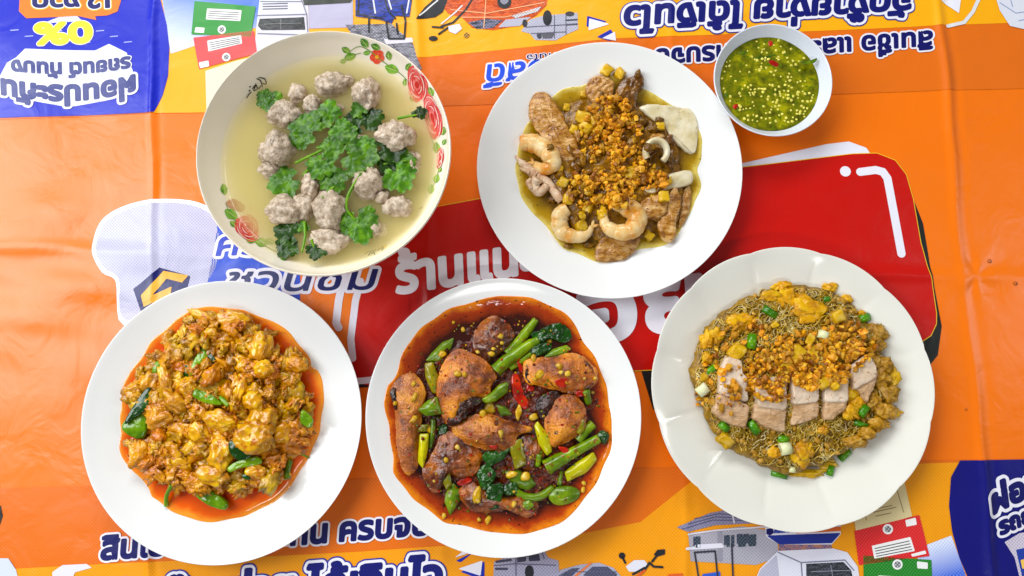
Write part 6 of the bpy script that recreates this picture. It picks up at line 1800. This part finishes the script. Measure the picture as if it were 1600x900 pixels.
for i, (a, b_, lab) in enumerate(SL5):
    cx_, cy_ = N_([(sum(p[0] for p in a) / len(a), sum(p[1] for p in a) / len(a))])[0]
    x, y, z = noo.at(cx_, cy_)
    root = empty('pork_slice', (x, y, 0.022)); tag(root, lab, 'pork', 'boiled pork slices on the noodles')
    v, f = slab_data(N_(b_), 0.0205, .011, dome=.5, seed=i, amp=.0008, nsc=200, n=80, rings=10, edge=.8, ridges=.0002, rdir=1.2, sharp=True); rim_attr(mobj('lean', v, f, LEAN, root), 80, 14, 10); noo.add(v, f)
    v, f = slab_data(N_(a), 0.021, .013, dome=.4, seed=i + 5, amp=.0007, nsc=120, n=80, rings=10, edge=.8, sharp=True); mobj('fat', v, f, FAT, root); noo.add(v, f)
GO = food('spring_onion', [(40, 100, 8), (74, 140, 20), (120, 176, 50)], scale=60, rough=0.22, bump=0.2, coat=0.6, vary=0.15)
WO = food('white_onion', [(206, 214, 150), (226, 228, 180), (236, 236, 208)], scale=60, rough=0.25, bump=0.2, coat=0.5, vary=0.05)


def onion_ring(u, v_, L, a, r, m_, lab):
    px, py = N_([(u, v_)])[0]; x, y, z = noo.at(px, py); z += r * M * .6
    dx, dy = math.cos(a) * L / 8 * M, math.sin(a) * L / 8 * M
    x, y = P(px, py, z)
    pr_ = [(-1, .55), (-1, 1), (1, 1), (1, .55), (-1, .55)]
    V = []; F = []; sg = 16
    for k in range(sg):
        an = 2 * PI * k / sg; nx_, ny_ = -math.sin(a), math.cos(a)
        for (t, q) in pr_[:4]:
            rr = r * M * q
            V.append((x + dx * t + nx_ * rr * math.cos(an), y + dy * t + ny_ * rr * math.cos(an), z + rr * math.sin(an) * .85))
    for k in range(sg):
        for i in range(4):
            F.append((k * 4 + i, k * 4 + (i + 1) % 4, ((k + 1) % sg) * 4 + (i + 1) % 4, ((k + 1) % sg) * 4 + i))
    tag(mobj('spring_onion', V, F, m_, smooth=True), lab, 'spring onion')


hn = [in_heap(780, 540, 400, 190, -0.22, N_, .6), in_heap(1060, 440, 160, 150, 0, N_, .7), in_heap(600, 680, 200, 110, .0, N_, .7), in_heap(900, 640, 150, 60, -.1, N_)]
crumbs(noo, patchy(lambda: random.choice(hn + hn[:1] * 3)(), th=-.22), 110, 2300, 'golden fried garlic crumb heaped on the pork slices', 'fried garlic crumbs on the pork')
ho = [in_heap(180, 650, 80, 200, .1, N_), in_heap(400, 400, 200, 110, -.3, N_), in_heap(340, 720, 110, 170, .2, N_, .9)]
crumbs(noo, lambda: random.choice(ho)(), 40, 130, 'stray fried garlic crumb left of the pork', 'stray garlic crumbs on the noodles')
for u, v_, L, a, r, m_, lab in ((570, 230, 90, -.6, 6, GO, 'green spring onion piece at the upper centre of the noodles'), (458, 415, 90, 1.4, 7, GO, 'dark green spring onion at left, above the pork'), (205, 590, 70, .6, 5, GO, 'small green spring onion at the far left'), (925, 150, 40, .2, 4, GO, 'tiny green onion at the top right'),
                                (1160, 268, 66, .3, 6.5, GO, 'bright green onion piece at the right edge of the top'), (285, 945, 60, -.8, 6, GO, 'green onion piece under the first pork slice'), (470, 950, 80, -1.0, 6.5, GO, 'bright green onion between the first two slices'), (650, 1022, 60, -.2, 6, GO, 'green onion piece below the second slice'),
                                (1155, 850, 70, .9, 6, GO, 'dark green onion right of the pork'), (1138, 930, 80, -.3, 4, GO, 'narrow green onion at lower right'), (1040, 1125, 80, .7, 5, GO, 'dark green onion at the lower right rim of the mound'), (630, 1245, 90, -.25, 5, GO, 'bright green onion at the bottom edge'),
                                (950, 1222, 60, 1.3, 5, GO, 'green onion at the bottom right edge'), (905, 375, 46, 1.2, 8, WO, 'white onion ring above the garlic'), (668, 1085, 60, .15, 9, WO, 'white onion ring near the bottom'), (150, 715, 60, -.9, 9, WO, 'pale onion piece at the left edge'), (712, 1215, 34, 1.4, 5, WO, 'tiny white onion piece at the bottom')):
    onion_ring(u, v_, L, a, r, m_, lab)
for i, (u, v_, w, h, lab) in enumerate([(682, 570, 90, 80, 'round chunk in the middle of the garlic'), (300, 1035, 96, 110, 'big chunk at the lower left of the noodles'), (920, 672, 110, 72, 'flat chunk over the fourth slice'), (825, 395, 90, 56, 'flat chunk at the top of the garlic'), (600, 310, 60, 40, 'chunk at the upper left of the garlic'), (1000, 260, 84, 80, 'pale pork cube at upper right'),
                                        (735, 490, 110, 80, 'chunk above the round one'), (830, 500, 100, 84, 'chunk right of centre'), (360, 480, 130, 80, 'browned chunk over the first slice'), (980, 690, 70, 50, 'chunk over the right slices'), (160, 640, 60, 50, 'chunk at left')]):
    px, py = N_([(u, v_)])[0]
    lump(noo, 'garlic_chunk', px, py, w / 4, h / 4, .006, GARP, 'golden garlic ' + lab, 'garlic', seed=i, sub=3, amp=.4, sc=1.0, rot=ru(0, 1), sink=.22, boxy=0.5)
WAT = bpy.data.materials.new('clear_water'); WAT.use_nodes = True
wn = WAT.node_tree; wn.nodes.clear()
wo = nd(wn, 'ShaderNodeOutputMaterial'); wt = nd(wn, 'ShaderNodeBsdfTransparent'); wg = nd(wn, 'ShaderNodeBsdfGlossy'); wg.inputs['Roughness'].default_value = 0.04
wt.inputs[0].default_value = (0.93, 0.93, 0.93, 1)
wf = nd(wn, 'ShaderNodeFresnel'); wf.inputs[0].default_value = 1.4; wm = nd(wn, 'ShaderNodeMixShader')
for a_, b_ in ((wf.outputs[0], wm.inputs[0]), (wt.outputs[0], wm.inputs[1]), (wg.outputs[0], wm.inputs[2]), (wm.outputs[0], wo.inputs['Surface'])): wn.links.new(a_, b_)
for (px, py, r_, lab) in ((1546, 408, 3.4, 'upper water drop on the orange cloth near the right edge'), (1586, 443, 3.4, 'lower water drop on the orange cloth at the right edge'), (205, 488, 2.2, 'tiny water drop beside the hat on the cloth'), (1508, 640, 2.0, 'tiny water drop on the orange cloth above the blue disc')):
    x, y = P(px, py, .001); b, f = ico(2); z0 = float(cloth_h(x, y))
    tag(mobj('water_drop', b * np.array((r_ * M, r_ * M * .9, r_ * M * .35)) + np.array((x, y, z0)), f, WAT), lab, 'water drop')
print('objects', len(bpy.data.objects), 'tris', sum(len(o.data.loop_triangles) or len(o.data.polygons) * 2 for o in bpy.data.objects if o.type == 'MESH'))
